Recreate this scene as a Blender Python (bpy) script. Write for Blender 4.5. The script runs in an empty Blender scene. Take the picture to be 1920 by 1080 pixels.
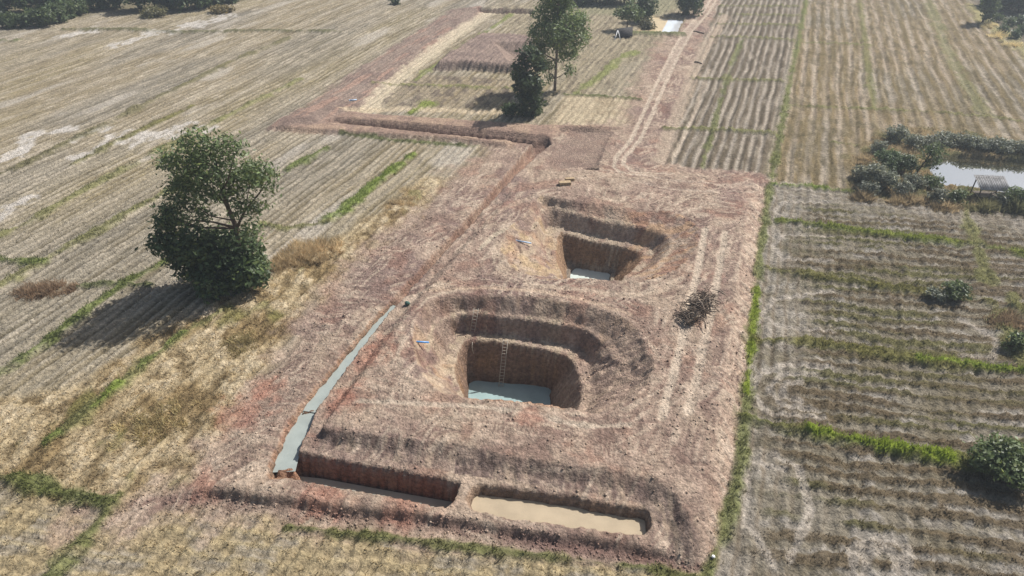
import bpy, math, random
import numpy as np

# ------------------------------------------------------------------ camera, sky, sun, exposure
PITCH = math.radians(35.4); CAM_H = 40.0; FPX = 1280.0
sc = bpy.context.scene
cam_d = bpy.data.cameras.new('camera'); cam_d.sensor_width = 36; cam_d.lens = 24
cam_d.clip_start = 0.5; cam_d.clip_end = 8000
cam = bpy.data.objects.new('camera', cam_d); sc.collection.objects.link(cam)
cam.location = (0, 0, CAM_H); cam.rotation_euler = (math.pi/2 - PITCH, 0, 0)
sc.camera = cam
SUN_EL = math.radians(49); SUN_AZ = math.atan2(.834, .55)      # azimuth from +Y towards +X
world = bpy.data.worlds.new('World'); sc.world = world; world.use_nodes = True
nt = world.node_tree; bg = nt.nodes['Background']
sky = nt.nodes.new('ShaderNodeTexSky'); sky.sky_type = 'NISHITA'; sky.sun_disc = False
sky.sun_elevation = SUN_EL; sky.sun_rotation = SUN_AZ; sky.dust_density = 3.0; sky.air_density = 1.3
nt.links.new(sky.outputs[0], bg.inputs[0]); bg.inputs[1].default_value = 0.075
sun_d = bpy.data.lights.new('sun', 'SUN'); sun_d.energy = 5.0; sun_d.angle = math.radians(0.55); sun_d.color = (1, .97, .93)
sun = bpy.data.objects.new('sun', sun_d); sc.collection.objects.link(sun)
sun.rotation_euler = (math.pi/2 - SUN_EL, 0, math.pi - SUN_AZ)
sc.view_settings.view_transform = 'Standard'; sc.view_settings.look = 'None'
sc.view_settings.exposure = 0.36; sc.view_settings.gamma = 1.0

# ------------------------------------------------------------------ helpers
rng = np.random.default_rng(7)
C_ = sc.collection
def W(u, v, z=0.0):
    """survey: ground position (metres) of a spot sighted in the photograph, at height z"""
    dx = (u-960)/FPX; vv = (v-540)/FPX
    hy = math.cos(PITCH)-vv*math.sin(PITCH); dz = math.sin(PITCH)+vv*math.cos(PITCH)
    t = (CAM_H-z)/dz
    return (dx*t, hy*t)
def WL(pts, z=0.0): return np.array([W(p[0], p[1], z) for p in pts])
def lin(c):
    c = np.array(c, float)/255
    return np.where(c <= .04045, c/12.92, ((c+.055)/1.055)**2.4)
ALB = .80
SAT = .92
def col(r, g, b):
    c = lin((r, g, b))*ALB; l = c@np.array([.3, .59, .11]); return l+(c-l)*SAT
TAB = [np.random.default_rng(100+i).random((256, 256)) for i in range(24)]
def vn(x, y, seed=0):
    ix = np.floor(x).astype(np.int64); iy = np.floor(y).astype(np.int64)
    fx = x-ix; fy = y-iy; fx = fx*fx*(3-2*fx); fy = fy*fy*(3-2*fy)
    T = TAB[seed % 24]; x0 = ix & 255; x1 = (ix+1) & 255; y0 = iy & 255; y1 = (iy+1) & 255
    return (T[y0, x0]*(1-fx)+T[y0, x1]*fx)*(1-fy)+(T[y1, x0]*(1-fx)+T[y1, x1]*fx)*fy
def fbm(x, y, seed=0, o=3):
    s = 0; a = .5; n = 0
    for k in range(o):
        s = s+a*vn(x*2**k+k*17.3, y*2**k+k*9.1, seed+k); n += a; a *= .5
    return s/n
def sst(a, b, x):
    t = np.clip((x-a)/(b-a), 0, 1); return t*t*(3-2*t)
def dline(P, X, Y, closed=False):
    d = np.full(X.shape, 1e9); s = np.zeros(X.shape); acc = 0
    n = len(P) if closed else len(P)-1
    for i in range(n):
        a = P[i]; b = P[(i+1) % len(P)]; e = b-a; L2 = e@e+1e-12
        t = np.clip(((X-a[0])*e[0]+(Y-a[1])*e[1])/L2, 0, 1)
        dd = np.hypot(X-a[0]-t*e[0], Y-a[1]-t*e[1])
        m = dd < d; d = np.where(m, dd, d); s = np.where(m, acc+t*math.sqrt(L2), s); acc += math.sqrt(L2)
    return d, s
def inside(P, X, Y):
    r = np.zeros(X.shape, bool)
    for i in range(len(P)):
        a = P[i]; b = P[(i+1) % len(P)]
        if a[1] == b[1]: continue
        c = ((a[1] > Y) != (b[1] > Y)) & (X < (b[0]-a[0])*(Y-a[1])/(b[1]-a[1])+a[0])
        r ^= c
    return r
def sdp(P, X, Y):
    d, _ = dline(P, X, Y, True)
    return np.where(inside(P, X, Y), d, -d)

# ------------------------------------------------------------------ ground grid (one sheet, finer where the diggings are)
def lines(f, a, b):
    o = [a]
    while o[-1] < b: o.append(o[-1]+f(o[-1]))
    return o
gx = lines(lambda x: .155+.0028*max(0, x-24), -1.0, 150)
gxn = lines(lambda x: .155+.0028*max(0, x-24), 1.0, 150)
xs = np.array([-2500, -1200, -700, -450, -320, -240, -200, -175, -162]+sorted([-v for v in gxn])[:-1]+gx+[160, 175, 200, 240, 320, 450, 700, 1200, 2500])
xs = np.unique(np.round(xs, 4)); xs = xs[np.concatenate([[True], np.diff(xs) > .05])]
ys = np.array([-900, -300, -100, -40, -10, 4, 10]+lines(lambda y: .155*max(1, y/46), 14, 290)+[300, 320, 350, 400, 480, 600, 800, 1200, 2000, 4000])
X, Y = np.meshgrid(xs, ys); NY, NX = X.shape
Z = np.zeros_like(X); C = np.zeros(X.shape+(3,))
MS = np.zeros_like(X); MG = np.zeros_like(X); MC = np.zeros_like(X)   # stubble, green grass, clods: density per m2
def box(P, m=2.0):
    P = np.asarray(P)
    i0, i1 = np.searchsorted(ys, [P[:, 1].min()-m, P[:, 1].max()+m]); j0, j1 = np.searchsorted(xs, [P[:, 0].min()-m, P[:, 0].max()+m])
    return slice(max(i0-1, 0), i1+1), slice(max(j0-1, 0), j1+1)
def paint(sl, m, c):
    m = np.clip(m, 0, 1)[..., None]; C[sl] = C[sl]*(1-m)+np.asarray(c)*m
ALL = (slice(None), slice(None))
AX = np.array([.357, .934]); NP = np.array([.934, -.357])
S = X*AX[0]+Y*AX[1]; T = X*NP[0]+Y*NP[1]
near = sst(150, 40, Y)

# ---- default: harvested paddy on the left and behind, rows along the plot's axis
n1 = fbm(T/9, S/40, 1); n2 = fbm(T/2.2, S/14, 2); n3 = fbm(X/1.1, Y/1.1, 3); nf = vn(X/.33, Y/.33, 4)
c0 = col(150, 136, 109); c1 = col(135, 127, 112); c2 = col(174, 162, 141); c3 = col(120, 110, 87)
C[:] = c0
paint(ALL, sst(.42, .62, n1), c1)
paint(ALL, sst(.5, .75, fbm(T/16, S/60, 5))*.8, col(152, 138, 104))
wob = (n2-.5)*.5+(fbm(S/30, T/40, 8)-.5)*2.0
ph = (T+wob)
st = .5+.5*np.cos(ph*2*np.pi/1.05)
wide = .5+.5*np.cos(ph*2*np.pi/5.2+1.0)
rowamp = sst(.2, .5, fbm(T/13, S/35, 9))
rv = vn(ph*1.25, S/7, 10); rv2 = vn(ph*3.1, S/2.8, 12)
paint(ALL, sst(.5, .95, rv)*.8*rowamp*(.4+.6*n3), c2)
paint(ALL, sst(.5, .05, rv)*.7*rowamp*(.4+.6*n3), c3)
paint(ALL, sst(.55, .9, rv2)*.55, col(196, 182, 160)); paint(ALL, sst(.4, .08, rv2)*.55, col(112, 100, 78))
paint(ALL, sst(.72, 1, st)*.75*rowamp*(.45+.55*n3), c2)
paint(ALL, sst(.72, 1, 1-st)*.75*rowamp*(.4+.6*n3), col(108, 98, 76))
paint(ALL, sst(.7, 1, wide)*.45, c2)
paint(ALL, sst(.62, .75, fbm(T/5, S/16, 11))*.55, col(190, 180, 166))
Z += .16*(st-.5)*rowamp+.14*(rv-.5)+.10*(rv2-.5)+.16*(n3-.5)+.14*(nf-.5)+.10*(n2-.5)
MS[:] = 2.2*sst(.3, .6, n3)

def region(pts, m=1.0, z=0.0):
    P = WL(pts, z); sl = box(P, m); return P, sl, sdp(P, X[sl], Y[sl])
def dirpx(a, b):
    p = np.array(W(*a)); q = np.array(W(*b)); d = q-p; d /= np.linalg.norm(d); return d

# ---- bottom field: yellow straw, rows slanting
P, sl, sd = region([(-200, 985), (60, 930), (220, 950), (330, 935), (600, 985), (900, 1020), (1320, 1075), (1320, 1300), (-300, 1300)])
x = X[sl]; y = Y[sl]; d = dirpx((700, 1010), (1200, 1075)); t = -x*d[1]+y*d[0]+(fbm(x/4, y/4, 2)-.5)*1.2
m = sst(-.6, .5, sd+(vn(x/1.2, y/1.2, 3)-.5)); s2 = .5+.5*np.cos(t*2*np.pi/1.1)
nn = fbm(x/1.6, y/1.6, 6, 4)
paint(sl, m, col(172, 154, 118)); paint(sl, m*sst(.45, .65, nn)*.7, col(158, 150, 138)); paint(sl, m*sst(.55, 1, s2)*.55*sst(.3, .6, nn), col(178, 160, 118))
paint(sl, m*sst(.6, 1, 1-s2)*.55, col(128, 114, 88)); Z[sl] += m*(.10*(s2-.5)+.12*(nn-.5)); MS[sl] = MS[sl]*(1-m)+m*7*sst(.25, .8, s2)

# ---- rough dry grass between the plot and the near-left bunds
P, sl, sd = region([(60, 930), (0, 900), (-200, 880), (-150, 800), (170, 700), (330, 610), (430, 560), (520, 520), (640, 440), (760, 360), (800, 330), (860, 330), (800, 420), (640, 520), (560, 610), (480, 720), (420, 820), (330, 920), (220, 940)])
x = X[sl]; y = Y[sl]; m = sst(-.8, .8, sd+(vn(x/2, y/2, 3)-.5)*2); nn = fbm(x/1.0, y/1.4, 12, 4); ng = fbm(x/3.5, y/5, 14)
paint(sl, m, col(176, 157, 122)); paint(sl, m*sst(.5, .7, ng), col(152, 130, 92)); paint(sl, m*sst(.52, .72, nn)*.8, col(196, 178, 146)); paint(sl, m*sst(.45, .3, nn)*.8, col(116, 98, 68))
paint(sl, m*sst(.62, .75, fbm(x/2.5, y/4, 17))*.7, col(122, 118, 66))
Z[sl] += m*(.38*(nn-.5)+.35*(ng-.5)); MS[sl] = MS[sl]*(1-m)+m*8

# ---- right-hand lower fields: stubble bands across, mud between
P, sl, sd = region([(1440, 345), (1600, 362), (1930, 405), (2400, 470), (2400, 1300), (1320, 1300), (1335, 1060), (1385, 800), (1408, 560)])
x = X[sl]; y = Y[sl]; d = dirpx((1470, 800), (1880, 852)); u_ = x*d[0]+y*d[1]; t0 = -x*d[1]+y*d[0]
edge = np.clip(sd, 0, 60)
m = sst(-.3, .5, sd); nn = fbm(x/1.3, y/1.3, 6, 4); t = t0+(fbm(u_/14, t0/5, 2)-.5)*2.2+(fbm(u_/1.5, t0, 18)-.5)*.35
s2 = .5+.5*np.cos(t*2*np.pi/1.45); gr = fbm(u_/14, t0/2.5, 5)
rr_ = vn(t*.7, u_/9, 14); paint(sl, m, col(136, 127, 110)); paint(sl, m*sst(.48, .62, nn)*.6, col(168, 160, 150)); paint(sl, m*sst(.5, .3, fbm(x/4, y/3, 16))*.6, col(112, 102, 80))
band = sst(.34, .66, s2+(nn-.5)*1.2+(rr_-.5)*.9)
bcol = col(108, 94, 72)*(1-sst(.5, .66, gr))[..., None]+col(106, 102, 64)*sst(.5, .66, gr)[..., None]
hb = sst(1.5, 6.5, edge+(vn(x/3, y/3, 7)-.5)*5)                                      # headland near the plot's edge is bare and wheel-worn
paint(sl, m*band*(.15+.75*hb), bcol)
arc = .5+.5*np.cos((edge+(fbm(x/3, y/3, 19)-.5)*1.0)*2*np.pi/1.1)
paint(sl, m*(1-hb)*sst(.3, .7, fbm(x/2, y/2, 13))*.7, col(170, 160, 146)); paint(sl, m*(1-hb)*sst(.6, 1, arc)*.6, col(112, 98, 80))
Z[sl] += m*(.16*band*hb+.2*(nn-.5)+.16*(vn(x/.3, y/.3, 2)-.5)); MS[sl] = MS[sl]*(1-m)+m*band*(1.2+8*hb)
MG[sl] = np.maximum(MG[sl], m*band*hb*sst(.5, .66, gr)*1.5)

# ---- far right field: long rows to the horizon
P, sl, sd = region([(1446, 340), (1512, -60), (1512, -200), (1680, -200), (1800, -10), (1925, 110), (2250, 400), (1925, 400), (1600, 356)])
x = X[sl]; y = Y[sl]; m = sst(-.2, .5, sd); tt = T[sl]+(fbm(S[sl]/25, T[sl]/14, 3)-.5)*1.5+(fbm(S[sl]/3, T[sl]/2, 5)-.5)*.5; nn = fbm(x/1.1, y/1.8, 6, 4); rv = vn(tt*1.1, S[sl]/12, 3); rv2 = vn(tt*2.7, S[sl]/4, 7)
s2 = .5+.5*np.cos(tt*2*np.pi/2.05); s3 = .5+.5*np.cos(tt*2*np.pi/1.02)
paint(sl, m, col(156, 138, 114)); paint(sl, m*sst(.45, .65, fbm(T[sl]/9, S[sl]/22, 7)), col(144, 134, 118))
paint(sl, m*sst(.35, .75, s2+(nn-.5)*.7)*.8, col(134, 117, 82)); paint(sl, m*sst(.6, .95, 1-s2)*.55*(.3+.9*rv), col(190, 176, 156)); paint(sl, m*sst(.55, .9, rv2)*.45, col(182, 168, 146)); paint(sl, m*sst(.42, .1, rv2)*.6, col(102, 92, 68)); paint(sl, m*sst(.52, .68, nn)*.5, col(104, 95, 74)); paint(sl, m*sst(.5, .2, rv)*.4, col(120, 106, 72))
Z[sl] += m*(.16*(s2-.5)+.14*(nn-.5)); MS[sl] = MS[sl]*(1-m)+m*sst(.4, .8, s2)*3
# ---- narrow beds between the track and the green strip
P, sl, sd = region([(1236, 312), (1432, 328), (1505, 0), (1512, -80), (1360, -80), (1335, 40), (1300, 140), (1262, 240)])
x = X[sl]; y = Y[sl]; m = sst(-.2, .6, sd); nn = fbm(x/1.2, y/2.0, 8, 4); tt = T[sl]+(fbm(S[sl]/9, T[sl]/6, 4)-.5)*.8; rv2 = vn(tt*2.2, S[sl]/3, 7)
s2 = .5+.5*np.cos(tt*2*np.pi/1.35)
paint(sl, m, col(140, 128, 112)); paint(sl, m*sst(.35, .75, s2+(nn-.5)*.6)*.8, col(104, 92, 74)); paint(sl, m*sst(.65, 1, 1-s2)*.7, col(180, 168, 152)); paint(sl, m*sst(.55, .9, rv2)*.4, col(176, 164, 146)); paint(sl, m*sst(.4, .1, rv2)*.5, col(92, 82, 66))
paint(sl, m*sst(175, 200, Y[sl])*.7, col(138, 140, 108))
Z[sl] += m*(.20*(s2-.5)+.16*(nn-.5)); MS[sl] = MS[sl]*(1-m)+m*sst(.4, .8, s2)*3
# ---- cut paddy behind the two central trees, either side
P, sl, sd = region([(1030, 236), (1170, 243), (1188, 182), (1060, 178)])
x = X[sl]; y = Y[sl]; m = sst(-.4, .8, sd); paint(sl, m, col(186, 169, 140)); paint(sl, m*sst(.5, .7, fbm(x/2, y/2, 6))*.6, col(158, 140, 112))
P, sl, sd = region([(1050, 175), (1190, 182), (1225, 140), (1275, 70), (1330, -20), (900, 15), (960, 60)])
x = X[sl]; y = Y[sl]; m = sst(-.4, .8, sd); nn = fbm(x/1.4, y/2.2, 6, 4); paint(sl, m*.7, col(148, 136, 112)); paint(sl, m*sst(.5, .7, nn)*.6, col(112, 100, 84)); Z[sl] += m*.25*(nn-.5)
paint(sl, m*sst(.55, .9, .5+.5*np.cos((T[sl]+(nn-.5)*.8)*2*np.pi/1.5))*.45, col(184, 170, 142))
P, sl, sd = region([(690, 200), (960, 205), (970, 150), (900, 145), (800, 140), (720, 165)])
x = X[sl]; y = Y[sl]; m = sst(-.5, 1, sd); nn = fbm(x/1.3, y/2.2, 9, 4); paint(sl, m*.6, col(150, 134, 108)); paint(sl, m*sst(.5, .66, nn)*.8, col(112, 100, 88)); Z[sl] += m*.3*(nn-.5)
# ---- orchard floor and rough ground at the edges of the view
P, sl, sd = region([(-400, 48), (60, 46), (130, 38), (190, 26), (280, 30), (440, 6), (520, -10), (600, -120), (-600, -120)])
m = sst(-2, 3, sd); paint(sl, m*.9, col(120, 112, 88)); MG[sl] = np.maximum(MG[sl], m*.6)
P, sl, sd = region([(1805, -10), (1925, 105), (2200, 360), (2500, 300), (2200, -60), (1750, -60)])
m = sst(-1, 2, sd); paint(sl, m*.9, col(122, 112, 100)); paint(sl, m*sst(.5, .7, fbm(X[sl]/2, Y[sl]/3, 3))*.8, col(96, 98, 74))
P, sl, sd = region([(1060, 30), (1250, 30), (1330, -10), (1330, -120), (1040, -120)])
m = sst(-1, 3, sd); paint(sl, m*.7, col(142, 138, 108))
# pale mud patches among the left paddies
for pts, w in (([(150, 300), (235, 245)], 1.6), ([(265, 262), (330, 245), (375, 240)], 2.2), ([(40, 285), (60, 250), (118, 243)], 1.2), ([(120, 270), (200, 240)], 1.0), ([(205, 88), (280, 65)], 1.4), ([(110, 68), (180, 58)], 1.2), ([(265, 60), (340, 60)], 1.6), ([(350, 50), (430, 30)], 2.5), ([(0, 400), (45, 372)], 1.2), ([(0, 300), (40, 285)], 1.4)):
    P = WL(pts); sl = box(P, 5); dd, _ = dline(P, X[sl], Y[sl]); nn = fbm(X[sl]/1.5, Y[sl]/2.5, 15)
    paint(sl, sst(w*1.2, w*.6, dd+(nn-.5)*w*3)*sst(.25, .5, fbm(X[sl]/.7, Y[sl]/1.5, 3))*.85, col(198, 190, 180))

# ---- excavated plot: red-brown soil
DIRT = [(150, 985), (300, 930), (355, 885), (430, 800), (500, 705), (570, 610), (650, 515), (740, 430), (830, 345), (905, 290), (930, 262), (960, 245), (1100, 238), (1170, 238), (1200, 140), (1262, 60), (1330, -10), (1352, -10), (1300, 120), (1262, 240), (1240, 310), (1436, 326), (1440, 345), (1420, 470), (1408, 600), (1390, 760), (1368, 900), (1338, 1056), (1300, 1075), (1100, 1052), (900, 1025), (760, 1000), (560, 975), (420, 960)]
P = WL(DIRT); sl = box(P, 4); x = X[sl]; y = Y[sl]; sd = sdp(P, x, y)
nl = fbm(x/6, y/9, 1, 4); nm = fbm(x/1.7, y/1.7, 4, 4); ns = fbm(x/.5, y/.5, 9, 3); nr = fbm(x/4, y/5, 12, 4)
left = sst(8, -12, (x-.33*(y-30))) # fuzzy towards the straw on the left only
md = sst(-.4-2.2*left, .4+2.2*left, sd+(nm-.5)*(1+4.5*left))
MD = np.zeros_like(X); MD[sl] = md
dirt = col(168, 144, 127)
paint(sl, md, dirt); paint(sl, md*sst(.42, .62, nl)*.8, col(152, 129, 116)); paint(sl, md*sst(.52, .66, nr)*.75, col(182, 160, 138)); paint(sl, md*sst(.55, .4, nr)*sst(.5, .62, nl)*.6, col(142, 118, 110))
paint(sl, md*sst(.55, .72, fbm(x/3, y/3, 16, 4))*.45, col(168, 126, 106)); paint(sl, md*sst(.58, .7, nm)*.55, col(196, 172, 150)); paint(sl, md*sst(.42, .3, nm)*.5, col(128, 100, 90))
Z[sl] = Z[sl]*(1-md)+md*(.18*(nm-.5)+.24*(ns-.5)); MS[sl] *= 1-md; MG[sl] *= 1-md; MC[sl] = md*sst(.45, .65, fbm(x/2.5, y/2.5, 20))*3.0
ROUGH = Z.copy(); PITM = np.zeros_like(X)

# ---- levels of the made ground
frontline = WL([(100, 950), (300, 932), (400, 929), (480, 942), (560, 950), (620, 960), (718, 972), (764, 972), (847, 981), (938, 997), (1050, 1016), (1168, 1032), (1345, 1066)], .3)
def above_line(L, X, Y):       # signed distance, positive on the far side of a line running left to right
    d, _ = dline(L, X, Y); yy = np.interp(X, L[:, 0], L[:, 1]); return np.where(Y > yy, d, -d)
fl = above_line(frontline, x, y)
PD2 = WL(DIRT[2:-6]+[(1338, 1056), (1335, 1300), (60, 1300), (250, 960)])
sd2 = sdp(PD2, x, y)
zD = .60*sst(0, 4.5, sd2)*np.clip((fl+(nm-.5)*.5)/.4, 0, 1)*sst(92, 70, y)
berm = np.exp(-((fl-.85)/.8)**2)*.20*sst(.3, 3.5, sd2)*sst(-3, -10, x)
Z[sl] += zD+berm*(.5+nm)
# toe of the front scarp is loose rubble
toe = np.exp(-((fl+.25)/.5)**2)*md; MC[sl] += toe*30; paint(sl, sst(-1.1, -.1, fl)*sst(.5, .0, fl)*md*.75, col(126, 98, 90))

PB = np.vstack([WL([(592, 845), (640, 846), (740, 866), (857, 890), (973, 906), (1107, 926), (1195, 945), (1232, 972), (1250, 1020), (1290, 1056)], .55), WL([(1338, 1050), (1368, 895), (1392, 755), (1410, 595), (1424, 465), (1440, 350)], .05), WL([(1330, 316), (1190, 312), (1020, 322), (942, 340), (880, 425), (800, 515), (757, 565), (700, 636), (655, 700), (614, 765)], .55)])
PT = np.vstack([WL([(602, 800), (640, 806), (740, 817), (873, 833), (1007, 860), (1140, 877), (1223, 893), (1266, 922), (1290, 962)], 1.45), WL([(1296, 985), (1325, 880), (1350, 750), (1372, 590), (1392, 450), (1405, 380)], 1.2), WL([(1300, 328), (1170, 326), (1030, 338), (965, 358), (905, 428), (830, 512), (785, 565), (727, 640), (680, 705), (630, 768)], 1.25)])
sl = box(PB, 2); x = X[sl]; y = Y[sl]; a = sdp(PB, x, y); b = sdp(PT, x, y)
nm = fbm(x/1.7, y/1.7, 4, 4); grv = fbm(x/.42, y/.9, 21, 2); gr2 = fbm(x/.25, y/.6, 2, 2)
a2 = a+(nm-.5)*.35
tt = np.where(b > 0, 1, np.clip(a2/np.maximum(a2-b, 1e-3), 0, 1)); tt = np.where(a <= 0, 0, tt)
frontmask = sst(1.0, -1.0, y-np.interp(x, [-18, 8, 13], [38.5, 31.5, 30.5]))
top = 1.35-.35*sst(45, 75, y)
zt = tt*top*1.0
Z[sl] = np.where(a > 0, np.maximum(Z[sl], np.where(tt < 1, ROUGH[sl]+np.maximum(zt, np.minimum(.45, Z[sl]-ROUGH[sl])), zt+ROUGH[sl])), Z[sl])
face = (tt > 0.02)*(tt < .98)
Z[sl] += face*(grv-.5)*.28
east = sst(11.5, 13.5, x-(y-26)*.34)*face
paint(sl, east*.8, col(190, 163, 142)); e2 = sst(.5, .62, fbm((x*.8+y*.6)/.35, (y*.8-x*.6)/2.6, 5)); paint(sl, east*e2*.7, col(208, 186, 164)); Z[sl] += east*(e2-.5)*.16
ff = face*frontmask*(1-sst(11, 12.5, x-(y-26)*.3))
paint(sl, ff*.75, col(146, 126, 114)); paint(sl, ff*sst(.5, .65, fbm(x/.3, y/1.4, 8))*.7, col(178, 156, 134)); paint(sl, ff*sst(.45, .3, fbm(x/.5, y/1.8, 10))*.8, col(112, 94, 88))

# ---- pits, terraced: nested contours from rim to bottom
def front(L, k, s=.24): return np.array([(p[0], p[1]+k*s) for p in L])
def pit(rings, zs, slnoise=.2):
    for k in range(len(rings)-1):
        d_ = sdp(rings[k], rings[k+1][:, 0], rings[k+1][:, 1]); bad = np.where(d_ < .03)[0]
        if len(bad): print('ring', k+1, 'leaves ring', k, 'at', bad, np.round(d_[bad], 2))
    def soft(P):
        Qn = np.roll(P, -1, 0); return np.stack([.8*P+.2*Qn, .2*P+.8*Qn], 1).reshape(-1, 2)
    rings = [soft(R_) for R_ in rings]
    sl = box(rings[0], 2); x = X[sl]; y = Y[sl]
    wx = (fbm(x/1.1, y/1.1, 5, 3)-.5)*.3; wy = (fbm(x/1.1, y/1.1, 6, 3)-.5)*.3
    sds = [sdp(R, x+wx, y+wy) for R in rings]
    z = Z[sl].copy(); lev = np.zeros_like(x)
    for k in range(len(rings)-1):
        a = sds[k]; b = sds[k+1]; m = (a > 0) & (b <= 0); t = a/np.maximum(a-b, 1e-4)
        za = Z[sl] if k == 0 else zs[k]
        zz = za*(1-t)+zs[k+1]*t
        z = np.where(m, zz, z); lev = np.where(m, k+t, lev)
    z = np.where(sds[-1] > 0, zs[-1], z); lev = np.where(sds[-1] > 0, len(rings)-1, lev)
    dep = (sds[0] > 0); PITM[sl] = np.maximum(PITM[sl], dep)
    z = z+dep*((fbm(x/.35, y/.35, 7, 2)-.5)*slnoise+ROUGH[sl]*.6)
    Z[sl] = z
    return sl, x, y, lev, sds
lip = [(4.0, 38.3), (0.6, 38.9), (-3.4, 39.4)]
R0 = np.vstack([WL([(772, 640), (780, 595), (807, 561), (873, 552), (973, 553), (1073, 567), (1140, 583), (1190, 610), (1215, 650)], 1.25), [(12.2, 43.2), (10.6, 40.0), (6.6, 37.4)], front(lip, 0), WL([(820, 738), (785, 695)], 1.25)])
R1 = np.vstack([WL([(797, 650), (808, 612), (827, 592), (873, 581), (940, 588), (1023, 596), (1090, 608), (1133, 628), (1160, 658)], -.1), [(10.5, 43.4), (9.2, 40.8), (6.2, 38.2)], front(lip, 1), WL([(830, 732), (800, 695)], -.1)])
R2 = np.vstack([WL([(806, 653), (816, 618), (832, 598), (874, 587), (940, 594), (1022, 602), (1086, 614), (1126, 634), (1148, 662)], -.17), [(10.3, 43.5), (9.0, 41.0), (6.0, 38.5)], front(lip, 2), WL([(836, 729), (808, 694)], -.17)])
R3 = np.vstack([WL([(830, 668), (843, 640), (858, 622), (895, 621), (973, 630), (1040, 641), (1096, 657), (1104, 676)], -2.0), [(7.0, 44.4), (6.7, 41.8), (5.4, 39.4)], front(lip, 3), WL([(850, 726), (830, 696)], -2.0)])
R4 = np.vstack([WL([(856, 676), (862, 652), (874, 637), (902, 636), (957, 644), (1023, 657), (1070, 671), (1080, 690)], -2.08), [(6.2, 44.6), (6.0, 42.0), (5.0, 39.9)], front(lip, 4), WL([(862, 722), (848, 697)], -2.08)])
R5 = np.vstack([WL([(881, 735), (881, 716), (922, 718), (1000, 723), (1034, 729), (1026, 744)], -6.4), [(3.0, 42), (2.8, 40.5), (0.6, 40.7), (-3.3, 41.0), (-3.9, 43)]])
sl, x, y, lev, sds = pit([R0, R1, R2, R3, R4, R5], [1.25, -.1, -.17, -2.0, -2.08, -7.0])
inp = sds[0] > 0
q = fbm(x/.7, y/1.1, 3, 3)
walls = inp*((lev % 1 > .05) & (lev < 5))
paint(sl, inp*sst(.4, .7, q)*.5, col(172, 145, 120))
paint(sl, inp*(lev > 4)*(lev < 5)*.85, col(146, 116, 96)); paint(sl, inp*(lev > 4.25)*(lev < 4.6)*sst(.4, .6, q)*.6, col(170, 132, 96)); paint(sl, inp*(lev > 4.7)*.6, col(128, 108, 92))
paint(sl, inp*sst(.25, 0, np.abs(lev-1.5))*.0, dirt)
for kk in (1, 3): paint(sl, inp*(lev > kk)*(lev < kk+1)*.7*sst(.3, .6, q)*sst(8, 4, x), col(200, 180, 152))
rf = inp*sst(3.2, 4.2, x)*sst(48, 46.5, y); paint(sl, rf*.7, col(172, 146, 130)); paint(sl, rf*sst(.52, .66, vn(x*1.2, y*4.5, 8))*.7, col(200, 174, 150)); Z[sl] += rf*(vn(x*1.2, y*3.5, 8)-.5)*.25  # right flank: soil painted paler to brighten the shaded slope, with pale stripes
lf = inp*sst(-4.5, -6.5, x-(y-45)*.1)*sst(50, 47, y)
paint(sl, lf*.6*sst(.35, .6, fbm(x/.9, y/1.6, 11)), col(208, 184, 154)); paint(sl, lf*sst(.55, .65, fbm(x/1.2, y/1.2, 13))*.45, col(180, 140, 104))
lipd, _ = dline(np.array(lip), x, y); paint(sl, sst(.35, .1, lipd)*.6, col(176, 130, 98))

lip2 = [(9.9, 55.95), (5.6, 56.4)]
Q0 = np.vstack([WL([(985, 405), (1005, 375), (1016, 367), (1094, 379), (1172, 391), (1251, 396), (1290, 409), (1311, 432), (1306, 470), (1272, 508), (1215, 531)], .95), front(lip2, 0), WL([(1020, 530), (960, 508), (935, 465), (950, 430)], .95)])
Q1 = np.vstack([WL([(1010, 398), (1021, 383), (1081, 395), (1120, 407), (1185, 418), (1238, 426), (1266, 440), (1264, 470), (1235, 504), (1190, 522)], .1), front(lip2, 1), WL([(1040, 523), (1000, 500), (985, 450)], .1)])
Q2 = np.vstack([WL([(1015, 402), (1026, 388), (1081, 400), (1120, 412), (1185, 423), (1234, 431), (1256, 444), (1254, 470), (1226, 502), (1185, 519)], .03), front(lip2, 2), WL([(1046, 520), (1007, 496), (994, 450)], .03)])
Q3 = np.vstack([WL([(1022, 432), (1031, 423), (1094, 438), (1146, 449), (1199, 457), (1226, 469), (1222, 490), (1200, 510), (1178, 519)], -1.7), front(lip2, 3), WL([(1048, 517), (1028, 490), (1018, 455)], -1.7)])
Q4 = np.vstack([WL([(1044, 445), (1051, 434), (1094, 448), (1146, 460), (1207, 471), (1200, 492), (1184, 508), (1170, 518)], -1.78), front(lip2, 4), WL([(1055, 515), (1042, 485)], -1.78)])
Q5 = np.vstack([WL([(1063, 496), (1066, 490), (1081, 494), (1120, 500), (1156, 504), (1155, 512), (1152, 520)], -4.8), front(lip2, 5), WL([(1064, 512)], -4.8)])
Q6 = np.vstack([WL([(1073, 503), (1077, 497), (1120, 503), (1149, 508), (1147, 515), (1145, 522)], -4.88), front(lip2, 6), WL([(1069, 510)], -4.88)])
Q7 = np.vstack([WL([(1078, 512), (1081, 509), (1115, 514), (1140, 519), (1138, 526)], -5.7), [(10.0, 58), (6.4, 58.2)], WL([(1071, 522)], -5.7)])
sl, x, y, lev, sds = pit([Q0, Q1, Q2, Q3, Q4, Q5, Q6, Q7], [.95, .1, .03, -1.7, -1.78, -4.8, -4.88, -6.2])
inp = sds[0] > 0; q = fbm(x/.8, y/1.2, 3, 3)
paint(sl, inp*(lev > 4)*.8, col(150, 118, 90)); paint(sl, inp*(lev > 5)*.7, col(132, 126, 118))
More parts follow.
